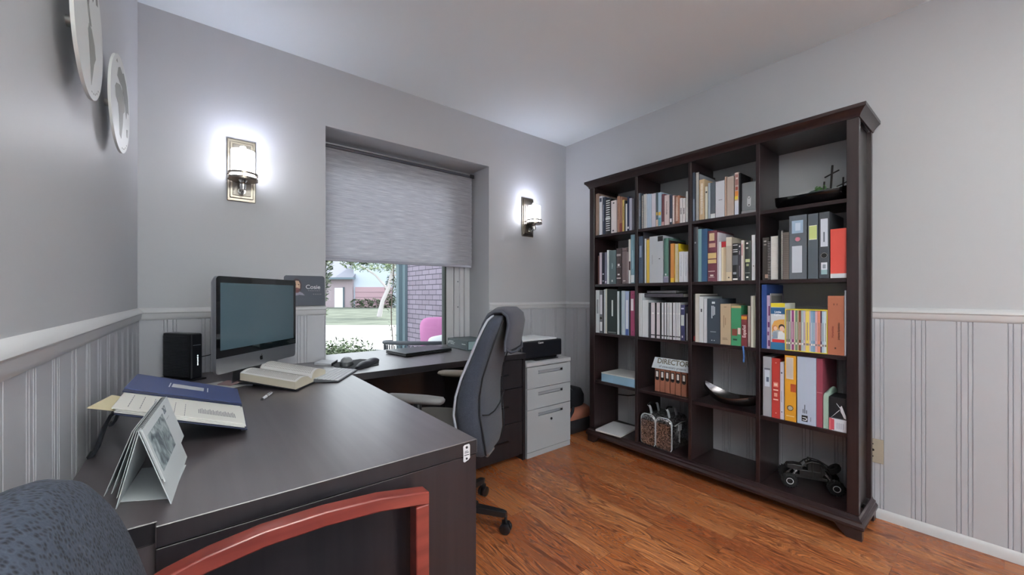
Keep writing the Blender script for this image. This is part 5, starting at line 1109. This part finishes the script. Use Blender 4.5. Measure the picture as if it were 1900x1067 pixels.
def cross(p, h, arm, lean_, r=.0045, az=(0, .9, .35)):
    p = Vector(p); topp = p+Vector((0, -lean_, h)); m = MB().tube([p, topp], r, 8); k = p+(topp-p)*.70; a = Vector(az).normalized()*arm; m.tube([k-a, k+a], r*.8, 8); add(m, 'cross', mat('1C1412', .8), t, smooth=50)
pk = atX(1541, 345, 2.50); cross((2.50, pk.y, z0+.06), .140, .032, .008, az=(0, -.9, .38))
pk = atX(1564, 350, 2.52); cross((2.52, pk.y, z0+.03), .105, .028, .002, .0038, az=(0, -.9, .38))
pk = atX(1528, 350, 2.47); m = MB().tube([(2.47, pk.y, z0+.06), (2.47, pk.y-.004, z0+.118)], .004, 8); add(m, 'cross', mat('1C1412', .8), t, smooth=50)

# silver boat-shaped bowl
z0 = ZS[1]+.001; t = thing('bowl', (2.49, 1.02, z0), 'dark silver boat-shaped bowl on the fourth shelf of the third column', 'bowl')
m = MB(); rings = []; yA, yB, xc = 1.165, .862, 2.47; N = 24
for i in range(N+1):
    a = i/N; y = yA+(yB-yA)*a; s_ = math.sin(math.pi*(.015+a*.97))**.65; hw = .075*s_; zt = z0+.045+.055*(abs(2*a-1))**1.8*(1.15 if a < .5 else .55); zb_ = z0+.002+(.068 if a < .5 else .035)*abs(2*a-1)**3
    def cr_(o): return [Vector((xc+hw*q, y, zb_+o+(zt-zb_-o*(1-abs(q)))*abs(q)**2.0)) for q in [-1+2*k/14 for k in range(15)]]
    rings.append(cr_(.004)+[v-Vector((0, 0, .0035)) for v in cr_(0)][::-1])
m.loft(rings); add(m, 'bowl_shell', mat('6A6668', .16, .9), t, smooth=50)

# pale blue box and white paper
z0 = ZS[1]+.001; ya = atX(1116, 500, FX).y; yb = COLS[0][1]+.004
t = thing('paper_box', (FX+.12, (ya+yb)/2, z0), 'white box with marbled light blue sides, fourth shelf of the leftmost column', 'box')
m = MB().box(FX, FX+.23, yb, ya, z0, z0+.058); add(m, 'box_body', mat('8FB4CE', .5, vary=.3), t)
m = MB().box(FX-.001, FX+.231, yb-.001, ya+.001, z0+.0585, z0+.066); add(m, 'lid', mat('DADBDC', .5), t, bevel=.001, seg=1)
z0 = ZS[0]+.001; t = thing('sketch_pad', (2.45, 1.80, z0), 'flat stack of white paper sticking out of the bottom shelf, leftmost column', 'paper')
q = [(2.317, 1.900), (2.343, 1.697), (2.60, 1.730), (2.574, 1.933)]
m = MB().prism([(x, y, z0) for x, y in q], (0, 0, .005)); add(m, 'lower_sheets', M_PAPER, t)
m = MB().prism([(x+.003, y+.002, z0+.0055) for x, y in q], (0, 0, .005)); add(m, 'upper_sheets', mat('DEDEE2', .7), t)
t = thing('wall_cable', (2.665, 1.75, .35), 'black cable running along the wall behind the leftmost bookcase column', 'cable')
m = MB().tube([(2.668, 2.2, .40), (2.668, 1.98, .31), (2.667, 1.86, .322), (2.667, 1.78, .345), (2.667, 1.72, .37), (2.668, 1.66, .42), (2.668, 1.62, .50), (2.668, 1.60, .60)], .005); add(m, 'cord', M_BLACK, t, smooth=60)

# desktop organiser: six little binders under a sign
z0 = ZS[1]+.001; fx = BX+.045
t = thing('sign_organizer', (fx+.03, 1.33, z0), 'novelty sign reading DIRECTOR above a row of small copper binders', 'sign')
for i, (a, b) in enumerate(((340, 425), (437, 515), (525, 605), (620, 700), (715, 800), (820, 910))):
    y1 = atX(1180+a/9.7, 700, fx).y; y0 = atX(1180+b/9.7, 700, fx).y; h = .158
    m = MB().box(fx, fx+.085, y0, y1, z0+.002, z0+h); bb = add(m, 'miniature_binder', mat('9A6450', .5, vary=.12), t, bevel=.001, seg=1)
    m = MB().box(fx-.0008, fx, y0+(y1-y0)*.10, y1-(y1-y0)*.10, z0+h*.58, z0+h*.90); m.cyl((fx-.0008, (y0+y1)/2, z0+h*.575), (fx, (y0+y1)/2, z0+h*.575), (y1-y0)*.4, n=18); add(m, 'label_frame', mat('1E1A1C', .5), bb)
    m = MB().box(fx-.0013, fx-.0008, y0+(y1-y0)*.28, y1-(y1-y0)*.28, z0+h*.63, z0+h*.86); add(m, 'label', mat('E8E6E4', .5), bb)
yl = atX(1212, 660, fx-.01).y; yr = 1.219
m = MB().box(fx-.003, fx+.09, yr+.010, atX(1214, 700, fx).y+.004, z0, z0+.002); add(m, 'base', M_BLACK, t)
sy = (yl+yr)/2; sw = (yl-yr)/2; zc = z0+.158+.036
tl = Vector((-.22, 0, .97)).normalized() ; tl = Vector((.25, 0, .97)).normalized()
cS = Vector((fx-.004, sy, zc)); m = MB(); m.prism([cS+Vector((0, sw+.010, 0))-tl*.037, cS+Vector((0, -sw, 0))-tl*.037, cS+Vector((0, -sw, 0))+tl*.037, cS+Vector((0, sw-.004, 0))+tl*.037], (.004, 0, -.001)); sg = add(m, 'sign_plate', mat('C9D2D8', .35), t)
X_ = Vector((0, -1, 0)); N_ = X_.cross(tl)
def SM(dy, dz): p = cS+X_*dy+tl*dz+N_*.0002; return Matrix(((X_.x, tl.x, N_.x, p.x), (X_.y, tl.y, N_.y, p.y), (X_.z, tl.z, N_.z, p.z), (0, 0, 0, 1)))
m = MB().text('DIRECTOR', SM(.006, .013), .046, bold=.0012, sx=.98); add(m, 'lettering', mat('6E6A5E', .5), sg)
m = MB().text('of unnecessary projects', SM(.006, -.020), .022, bold=.0003, sx=.88); add(m, 'lettering', mat('6A707A', .5), sg)
m = MB().box(fx+.003, fx+.08, yr+.012, yr+.016, z0+.002, z0+.158); add(m, 'bracket', M_BLACK, t)

# sequin bag
z0 = ZS[0]+.001
def seq():
    m, nt, b, L = nmat('silver_sequins'); tc = node(nt, 'ShaderNodeTexCoord'); v = node(nt, 'ShaderNodeTexVoronoi', i_Scale=130.0); L.new(tc.outputs['Object'], v.inputs['Vector'])
    r = ramp(nt, [(0, (.05, .05, .055)), (.5, (.35, .34, .34)), (1, (.9, .9, .92))]); sp = node(nt, 'ShaderNodeSeparateColor'); L.new(v.outputs['Color'], sp.inputs[0]); L.new(sp.outputs[0], r.inputs[0]); L.new(r.outputs[0], b.inputs['Base Color'])
    b.inputs['Metallic'].default_value = .9; b.inputs['Roughness'].default_value = .22
    nm = node(nt, 'ShaderNodeBump', i_Strength=1.0, i_Distance=.006); L.new(sp.outputs[1], nm.inputs['Height']); L.new(nm.outputs[0], b.inputs['Normal']); return m
t = thing('sequin_bag', (2.49, 1.44, z0), 'silver sequin bag with grey strap handles, bottom shelf of the second column', 'bag')
SEQ = seq(); PIPE = mat('B8BEC4', .4)
def rbox(x0, x1, y0, y1, h, r=.035): # rounded in the Y-Z plane, swept along X
    out = []
    for k in range(9): a = math.pi/2*k/8; out.append((y0+r-r*math.cos(a), h-r+r*math.sin(a)))
    for k in range(9): a = math.pi/2*k/8; out.append((y1-r+r*math.sin(a), h-r+r*math.cos(a)))
    return [(y0+.008, 0), (y0, .015)]+out+[(y1, .015), (y1-.008, 0)]
for y0, y1 in ((1.335, 1.445), (1.452, 1.558)):
    pr = rbox(0, 0, y0, y1, .205); m = MB(); m.loft([[Vector((x, (y-(y0+y1)/2)*sc_+(y0+y1)/2, z0+z*sc_+(1-sc_)*.0)) for y, z in pr] for x, sc_ in ((2.378, .93), (2.386, .99), (2.40, 1), (2.58, 1), (2.59, .95))]); o = add(m, 'pouch', SEQ, t, smooth=50)
    m = MB().tube([(2.384, y, z0+z) for y, z in pr], .0035, 8, closed=False); add(m, 'piping', PIPE, o, smooth=50)
m = MB(); m.tube([(2.42, 1.3335, z0+.16), (2.50, 1.3335, z0+.17), (2.56, 1.3335, z0+.165)], .0035); m.box(2.46, 2.50, 1.330, 1.334, z0+.12, z0+.16); m.tube([(2.48, 1.3325, z0+.12), (2.478, 1.3325, z0+.04)], .0025); add(m, 'zipper', PIPE, t, smooth=40)
for yc in (1.375, 1.505):
    for xx in (2.41, 2.50):
        m = MB(); pth = [(yc-.006, .190), (yc, .215), (yc+.004, .235), (yc+.010, .250), (yc+.022, .258)] if xx < 2.45 else [(yc-.006, .190), (yc+.002, .225), (yc+.008, .250), (yc+.015, .258)]
        m.loft([[Vector((xx, y-.0015, z0+z)), Vector((xx+.022, y-.0015, z0+z)), Vector((xx+.022, y+.0015, z0+z)), Vector((xx, y+.0015, z0+z))] for y, z in pth]); add(m, 'strap', mat('A8AAAE', .5), t)
    m = MB().tube([(2.415, yc+.020, z0+.256), (2.45, yc+.024, z0+.266), (2.49, yc+.02, z0+.258)], .006); add(m, 'handle', M_BLACK, t, smooth=50)

# radio-controlled crawler
z0 = ZS[0]+.001; A = Vector((2.442, .706, z0)); B = Vector((2.520, .533, z0)); ax = (A-B).normalized(); sd = Vector((-ax.y, ax.x, 0)); sd = sd if sd.x > 0 else -sd
rz = math.atan2(ax.y, ax.x); mid = (A+B)/2+sd*.055
t = thing('toy_crawler', (mid.x, mid.y, z0), 'black remote-control rock crawler toy on the bottom shelf, rightmost column', 'toy car', rz)
ML = lambda x, y, z: Vector((x, y, z)); K = mat('0D0D0F', .45); wheelx = .097
s_y = 1 if (Matrix.Rotation(-rz, 3, 'Z') @ sd).y > 0 else -1       # far side sign in local space
for x in (-wheelx, wheelx):
    for s in (-1, 1):
        yc = s*.058; m = MB(); R = .036
        m.lathe([(.019, -.016), (.028, -.017), (R-.003, -.013), (R, -.006), (R, .006), (R-.003, .013), (.028, .017), (.019, .016), (.019, -.016)], (x, yc, R), 28, 0, 'y')
        for k in range(18): a = 2*math.pi*k/18; c_ = Vector((x+(R-.0005)*math.cos(a), yc, R+(R-.0005)*math.sin(a))); m.obox(c_, Vector((-math.sin(a), 0, math.cos(a)))*.0028, Vector((0, .013, 0)), Vector((math.cos(a), 0, math.sin(a)))*.0018)
        bm_ = m.bm; zmin = min(v.co.z for v in bm_.verts); [setattr(v.co, 'z', v.co.z-zmin) for v in bm_.verts]
        w_ = add(m, 'wheel', mat('0E0E10', .8), t, local=True, smooth=35)
        m = MB().torus((x, yc+s*.0155, R+.001), .0145, .0018, 'y', 28, 6); add(m, 'rim_ring', mat('E4E6E8', .3, .3), w_, local=True, smooth=60)
        m = MB(); m.cyl((x, yc-.010, R+.001), (x, yc+.010, R+.001), .0185); m.cyl((x, yc+s*.010, R+.001), (x, yc+s*.016, R+.001), .005); add(m, 'hub', K, w_, local=True, smooth=40)
    m = MB(); m.cyl((x, -.05, .036), (x, .05, .036), .007); m.ball((x, 0, .036), .016); add(m, 'axle', K, t, local=True, smooth=50)
    for s in (-1, 1):
        m = MB(); m.tube([(x, s*.036, .038), (x*.62, s*.030, .085)], .0042, 10); sh = add(m, 'shock', mat('B8B8BC', .3, .8), t, local=True, smooth=50)
        m = MB(); pts = [(x+(x*.62-x)*q+.0055*math.cos(q*50), s*(.036-.006*q)+.0055*math.sin(q*50), .038+.047*q) for q in [i/60 for i in range(10, 50)]]; m.tube(pts, .0012, 5); add(m, 'spring', K, sh, local=True, smooth=60)
m = MB(); m.box(-.07, .07, -.020, .020, .045, .058); m.box(-.05, .05, -.027, .027, .058, .082); m.tube([(-.095, 0, .04), (0, 0, .05), (.095, 0, .04)], .005); add(m, 'chassis', K, t, local=True, bevel=.003)
m = MB(); m.loft([[(x, -w2, zb), (x, w2, zb), (x, w2*.9, zt), (x, -w2*.9, zt)] for x, w2, zb, zt in ((.035, .026, .075, .098), (.07, .024, .078, .100), (.10, .021, .080, .096), (.108, .018, .082, .090))]); add(m, 'hood', K, t, local=True, bevel=.003)
m = MB()
for s in (-1, 1):
    y = s*.027
    m.tube([(.045, y, .09), (.02, y, .112), (-.005, y*.9, .122), (-.04, y*.9, .118), (-.075, y, .088), (-.085, y*.9, .07)], .0032, 8); m.tube([(-.005, y*.9, .122), (-.008, y, .06)], .003, 8); m.tube([(-.04, y*.9, .118), (-.045, y, .06)], .003, 8); m.tube([(-.04, y*.9, .118), (-.09, y*.7, .095)], .003, 8)
for x, z in ((.02, .112), (-.005, .122), (-.04, .118), (-.075, .088)): m.tube([(x, -.025, z), (x, .025, z)], .003, 8)
add(m, 'roll_cage', K, t, local=True, smooth=60)
m = MB(); m.loft([[(x, -.022, zb), (x, .022, zb), (x, .022, zt), (x, -.022, zt)] for x, zb, zt in ((.012, .07, .108), (-.005, .07, .117), (-.038, .07, .114), (-.06, .07, .092))]); add(m, 'cabin', mat('08080A', .5), t, local=True)
m = MB(); m.tube([(.01, 0, .118), (.012, 0, .128)], .003); m.ball((.008, .0, .129), .005); add(m, 'roof_light', K, t, local=True, smooth=60)
m = MB(); ax_ = Vector((.55, 0, .84)).normalized(); cS_ = Vector((-.100, 0, .098)); e1 = Vector((0, 1, 0)); e2 = ax_.cross(e1)
rings = []
for r_, h_ in ((.012, -.009), (.028, -.010), (.032, -.005), (.032, .005), (.028, .010), (.012, .009), (.012, -.009)): rings.append([cS_+e1*r_*math.cos(q)+e2*r_*math.sin(q)+ax_*h_ for q in [2*math.pi*k/26 for k in range(26)]])
m.loft(rings, cap=False); add(m, 'spare_wheel', mat('0E0E10', .8), t, local=True, smooth=35)

for o_ in t.children:
    if o_.name.split('.')[0] in ('hood', 'cabin', 'roll_cage', 'roof_light', 'spare_wheel', 'chassis'):
        for v in o_.data.vertices: v.co.z = .045+(v.co.z-.045)*1.22; v.co.y *= 1.12

# backpack and bag in the corner
ZK = .80
t = thing('backpack', (2.42, 2.36, 0), 'black backpack with a copper-coloured panel slumped in the corner behind the cabinet', 'bag')
m = MB(); m.loft([superring(2.44, 2.37, hx, hy, z*ZK, 28, 3) for z, hx, hy in ((.22, .19, .13), (.25, .20, .14), (.33, .20, .14), (.39, .18, .12), (.41, .12, .07))]); add(m, 'body', mat('10121A', .7, bump=(150, .5)), t, smooth=60)
m = MB(); m.loft([superring(2.42, 2.33, hx, hy, z*ZK, 28, 3.5) for z, hx, hy in ((.005, .20, .17), (.02, .215, .185), (.10, .215, .185), (.13, .20, .17), (.14, .14, .1))]); add(m, 'lower_pocket', mat('17141A', .7), t, smooth=60)
m = MB(); m.loft([superring(2.45, 2.33, hx, hy, z*ZK, 28, 4) for z, hx, hy in ((.115, .17, .145), (.13, .185, .16), (.21, .185, .155), (.228, .17, .13))]); add(m, 'panel', mat('A66A56', .6), t, smooth=60)['label'] = 'copper-coloured panel'
m = MB(); m.tube([(2.24, 2.17, 0.16), (2.27, 2.16, 0.14), (2.32, 2.16, 0.152), (2.36, 2.17, 0.18), (2.40, 2.2, 0.2)], .013, 8); m.tube([(2.36, 2.25, 0.312), (2.38, 2.24, 0.34), (2.42, 2.25, 0.348), (2.46, 2.26, 0.32)], .007, 8); add(m, 'strap', mat('1A1D24', .6), t, smooth=60)
m = MB(); m.tube([(2.245, 2.145, 0.072), (2.25, 2.14, 0.1), (2.275, 2.135, 0.104), (2.28, 2.14, 0.076)], .0035, 8); add(m, 'buckle', M_CHROME, t, smooth=60)

# ================================================================ OUTSIDE
OUT = Matrix.Rotation(-math.atan2(FW[0], FW[1]), 4, 'Z')
def W3(r, d, z): return Vector((RT[0]*r+FW[0]*d, RT[1]*r+FW[1]*d, z))     # r to the right, d ahead
GZ = -.22
m = MB(); q = [W3(-60, 3.6, GZ), W3(40, 3.6, GZ), W3(40, 90, GZ), W3(-60, 90, GZ)]; q = [Vector((-30, 3.05, GZ)), Vector((60, 3.05, GZ)), Vector((60, 90, GZ)), Vector((-60, 90, GZ))]
m.prism(q, (0, 0, -.2)); o = struct('ground_lawn', m, grass_material(), 'pale sunlit lawn outside the window')
m = MB(); m.prism([W3(-40, 9.5, GZ+.01), W3(2, 9.5, GZ+.01), W3(2, 17, GZ+.01), W3(-40, 17, GZ+.01)], (0, 0, .02)); struct('ground_street', m, mat('D8D8D8', .9, vary=.08), 'bright paved street outside the window')
m = MB(); m.box(.2, 2.5, 3.0, 6.0, GZ, -.05); struct('ground_porch', m, mat('B8B6B2', .9), 'porch slab')
BR = brick_material()
m = MB(); m.box(2.5, 2.75, 2.95, 5.75, -.2, 3.0); struct('wall_porch', m, BR, 'grey-pink brick wing wall of the porch', origin=(0, 0, 0))
m = MB(); m.box(2.40, 2.62, 5.76, 5.86, -.2, 3.0); m.box(2.455, 2.50, 5.66, 5.76, -.2, 3.0); struct('trim_10', m, mat('6C8088', .6), 'blue-grey post at the end of the brick wall', bevel=.004)
# house across the street
def HP(px, z): return ((px-950)/F*42, z)
t = thing('house', tuple(W3(-17, 42, GZ)), 'low house with double garage across the street', 'house', -math.atan2(FW[0], FW[1]))
def hb(name, x0, x1, d0, d1, z0, z1, mt, par=None):   # local: x right, y away
    m = MB().box(x0+17, x1+17, d0-42, d1-42, z0-GZ, z1-GZ); return add(m, name, mt, par or t, local=True)
hb('wall', -30, -17.0, 42, 50, GZ, 2.9, mat('A89AA0', .9, vary=.1)); hb('wall', -17.0, -11.3, 42.3, 50, GZ, 5.2, mat('C2CCDA', .9))
g = hb('garage_door', -16.8, -12.9, 42.2, 42.3, GZ, 1.95, mat('B89AA2', .8))
m = MB(); [m.box(-16.8+17, -12.9+17, .17, .2, z-GZ, z+.03-GZ) for z in (.3, .85, 1.4)]; add(m, 'panel_line', mat('8E7A84', .8), g, local=True)
hb('door', -18.9, -18.0, 41.95, 42, GZ, 1.85, mat('EEF2F6', .6)); hb('door_frame', -18.0, -17.85, 41.9, 42, GZ, 1.95, mat('5A6670', .6))
m = MB().prism([(-30.5+17, -.6, 2.9-GZ), (-30.5+17, 4, 5.4-GZ), (-30.5+17, 8.6, 2.9-GZ)], (13.7, 0, 0)); add(m, 'roof', mat('8A8C96', .9), t, local=True)
m = MB().prism([(-17.6+17, 0, 5.2-GZ), (-14.2+17, 0, 7.2-GZ), (-10.8+17, 0, 5.2-GZ)], (0, 8, 0)); add(m, 'roof', mat('9A9CA8', .9), t, local=True)
hb('gutter', -30.5, -16.5, 41.3, 41.5, 2.75, 2.95, mat('6A7C88', .6))
def leafmesh(m, c, rad, n, size, squash=(1, 1, 1), rnd=None):
    rnd = rnd or random
    for _ in range(n):
        while True:
            v = Vector((rnd.uniform(-1, 1), rnd.uniform(-1, 1), rnd.uniform(-1, 1)))
            if v.length < 1: break
        v = v*max(1, .72/max(v.length, .05)) if rad > .3 else v
        p = Vector(c)+Vector((v.x*squash[0], v.y*squash[1], v.z*squash[2]))*rad
        a = Vector((rnd.uniform(-1, 1), rnd.uniform(-1, 1), rnd.uniform(-.6, .6))).normalized()*size*rnd.uniform(.6, 1.3); b = a.cross(Vector((rnd.uniform(-1, 1), rnd.uniform(-1, 1), 1))).normalized()*a.length*.35
        m.quad(p-a, p-b*1, p+a, p+b*1)
LEAF = [mat('7A8C68', .7), mat('5A6E4E', .7), mat('B0BE98', .7), mat('2E3C28', .7)]
def leaves(name, spec, par, idx, seed):
    rnd = random.Random(seed); m = MB()
    for c, rad, n, size, sq in spec: leafmesh(m, c, rad, n, size, sq, rnd)
    for f in m.bm.faces: f.material_index = rnd.choice(idx)
    return add(m, name, LEAF, par, merge=False)
bx = W3(-2.05, 4.75, GZ); t = thing('boxwood_hedge', tuple(bx), 'low leafy hedge right outside the window', 'hedge')
leaves('foliage', [(W3(-2.62+.235*i, 4.75, .21), .36, 2100, .026, (1, 1, 1.12)) for i in range(4)]+[(W3(-2.62+.235*i, 4.75, .15), .29, 900, .04, (1, 1, 1.1)) for i in range(4)], t, (0, 0, 1, 2, 3), 11)
m = MB()
for i in range(12): p = W3(-2.8+.12*i, 4.9, GZ); m.tube([p, p+Vector((random.uniform(-.1, .1), random.uniform(-.1, .1), .5))], .012, 6)
add(m, 'stem', mat('4A4038', .9), t)
vx = W3(-2.35, 4.3, GZ); t = thing('climbing_vine', tuple(vx), 'leafy vine hanging down at the left edge of the window view', 'vine')
leaves('foliage', [(W3(-2.02-.02*i, 4.3, 1.9-.16*i), .17-.006*i, 230, .032, (.8, .8, 1)) for i in range(9)]+[(W3(-1.85+.1*i, 4.4, 1.55), .12, 110, .03, (1, 1, 1)) for i in range(3)], t, (0, 1, 2, 3), 5)
m = MB().tube([W3(-2.15, 4.35, GZ), W3(-2.1, 4.3, .6), W3(-2.05, 4.3, 1.4), W3(-2.0, 4.35, 2.2)], .02, 8); add(m, 'stem', mat('5A5048', .9), t, smooth=60)
tx = W3(-6.8, 24, GZ); t = thing('tree', tuple(tx), 'pale-barked leaning tree in the front yard across the lawn', 'tree')
m = MB(); m.tube([W3(-8.1, 24, GZ), W3(-7.9, 24, .7), W3(-7.5, 24, 1.6), W3(-7.3, 24, 2.6), W3(-6.8, 24, 4)], [.15, .12, .11, .09, .06], 10); m.tube([W3(-7.6, 24, 1.5), W3(-8.3, 24, 2.3), W3(-9.2, 24, 2.9)], [.08, .06, .04], 8); m.tube([W3(-7.4, 24, 2.2), W3(-6.8, 24, 2.5), W3(-6.2, 24, 3.2)], [.07, .05, .03], 8); add(m, 'trunk', mat('C6C0C0', .9), t, smooth=60)
leaves('foliage', [(W3(-8.6, 24, 3.3), 1.5, 1500, .10, (1.3, 1, .55)), (W3(-6.6, 24, 3.0), 1.1, 900, .10, (1.2, 1, .7))], t, (0, 1, 2), 9)
t = thing('shrub', tuple(W3(-14, 40, GZ)), 'dark row of shrubs along the garage wall across the street', 'shrub')
leaves('foliage', [(W3(-16+1.0*i, 40.5, .25), .7, 260, .13, (1, 1, .75)) for i in range(5)]+[(W3(-12.3, 40, 1.6), .75, 500, .14, (.8, 1, 2.3))], t, (1, 3, 3), 21)
tx = W3(-1.9, 6.6, GZ); t = thing('creeper', tuple(tx), 'thin creeper with sparse leaves on the porch post', 'vine')
pts = [Vector((2.34+.02*math.sin(i), 5.85, GZ+.22*i)) for i in range(12)]; m = MB().tube(pts, .008, 6); add(m, 'stem', mat('6A6058', .9), t, smooth=60)
leaves('foliage', [(p, .06, 9, .03, (1, .5, 1.6)) for p in pts[2:]], t, (1, 3, 0), 33)
# wicker porch chair with cushions
cc = W3(-1.15, 4.55, GZ+.17); cc = Vector((2.05, 4.3, -.05)); t = thing('wicker_chair', tuple(cc), 'dark wicker porch chair seen through the window', 'chair')
m = MB()
def arcp(r, h, a0, a1, n=30, k=1.0): return [cc+Vector((r*math.cos(math.radians(a0+(a1-a0)*i/n)), r*math.sin(math.radians(a0+(a1-a0)*i/n)), h+.0*k)) for i in range(n+1)]
m.tube([p+Vector((0, 0, 0.05*math.sin(i/30*math.pi)+.00)) for i, p in enumerate(arcp(.40, .60, 120, 330))], .022, 8)
m.tube(arcp(.39, .50, 120, 330), .010, 6)
for i in range(34):
    a = math.radians(120+210*i/33); d = Vector((math.cos(a), math.sin(a), 0)); m.tube([cc+d*.395+Vector((0, 0, .48)), cc+d*.40+Vector((0, 0, .58+.04*math.sin(i/33*math.pi)))], .006, 5)
    m.tube([cc+d*.385+Vector((0, 0, .30)), cc+d*.39+Vector((0, 0, .50))], .011, 5)
add(m, 'wicker_back', mat('3E4248', .6), t, smooth=60)
m = MB(); m.lathe([(.01, .30), (.36, .30), (.38, .33), (.36, .36), (.01, .37)], cc, 28); add(m, 'seat', mat('3E4248', .7), t, smooth=40)
for a in (45, 135, 225, 315): d = Vector((math.cos(math.radians(a)), math.sin(math.radians(a)), 0)); m = MB().tube([cc+d*.34+Vector((0, 0, 0)), cc+d*.32+Vector((0, 0, .32))], .018, 8); add(m, 'leg', mat('33363C', .6), t, smooth=60)
def cushion(name, c, ax, ay, th, colr, lb, cat):
    m = MB(); c, ax, ay = Vector(c), Vector(ax), Vector(ay); nz = ax.cross(ay).normalized(); rings = []; n = 40
    for q, hh in ((.02, 1), (.5, .95), (.8, .7), (.94, .35), (1, 0), (.94, -.35), (.8, -.7), (.5, -.95), (.02, -1)):
        rings.append([c+ax*q*(abs(math.cos(a))**.45*(1 if math.cos(a) > 0 else -1))+ay*q*(abs(math.sin(a))**.45*(1 if math.sin(a) > 0 else -1))+nz*th*hh for a in [2*math.pi*k/n for k in range(n)]])
    m.loft(rings); o = add(m, name, mat(colr, .9, vary=.06), smooth=70); return tag(o, lb, cat)
cp = atY(806, 620, 4.25); cushion('cushion', (cp.x+.06, 4.25, .62), (.22, -.05, .0), (.02, .07, .23), .055, 'CC86B4', 'bright pink cushion standing in the wicker porch chair', 'cushion')
cushion('cushion', (cp.x+.02, 4.05, .52), (.17, -.03, .02), (.0, .08, .13), .05, 'DCE2E2', 'white and grey cushion lying in front of the pink one', 'cushion')
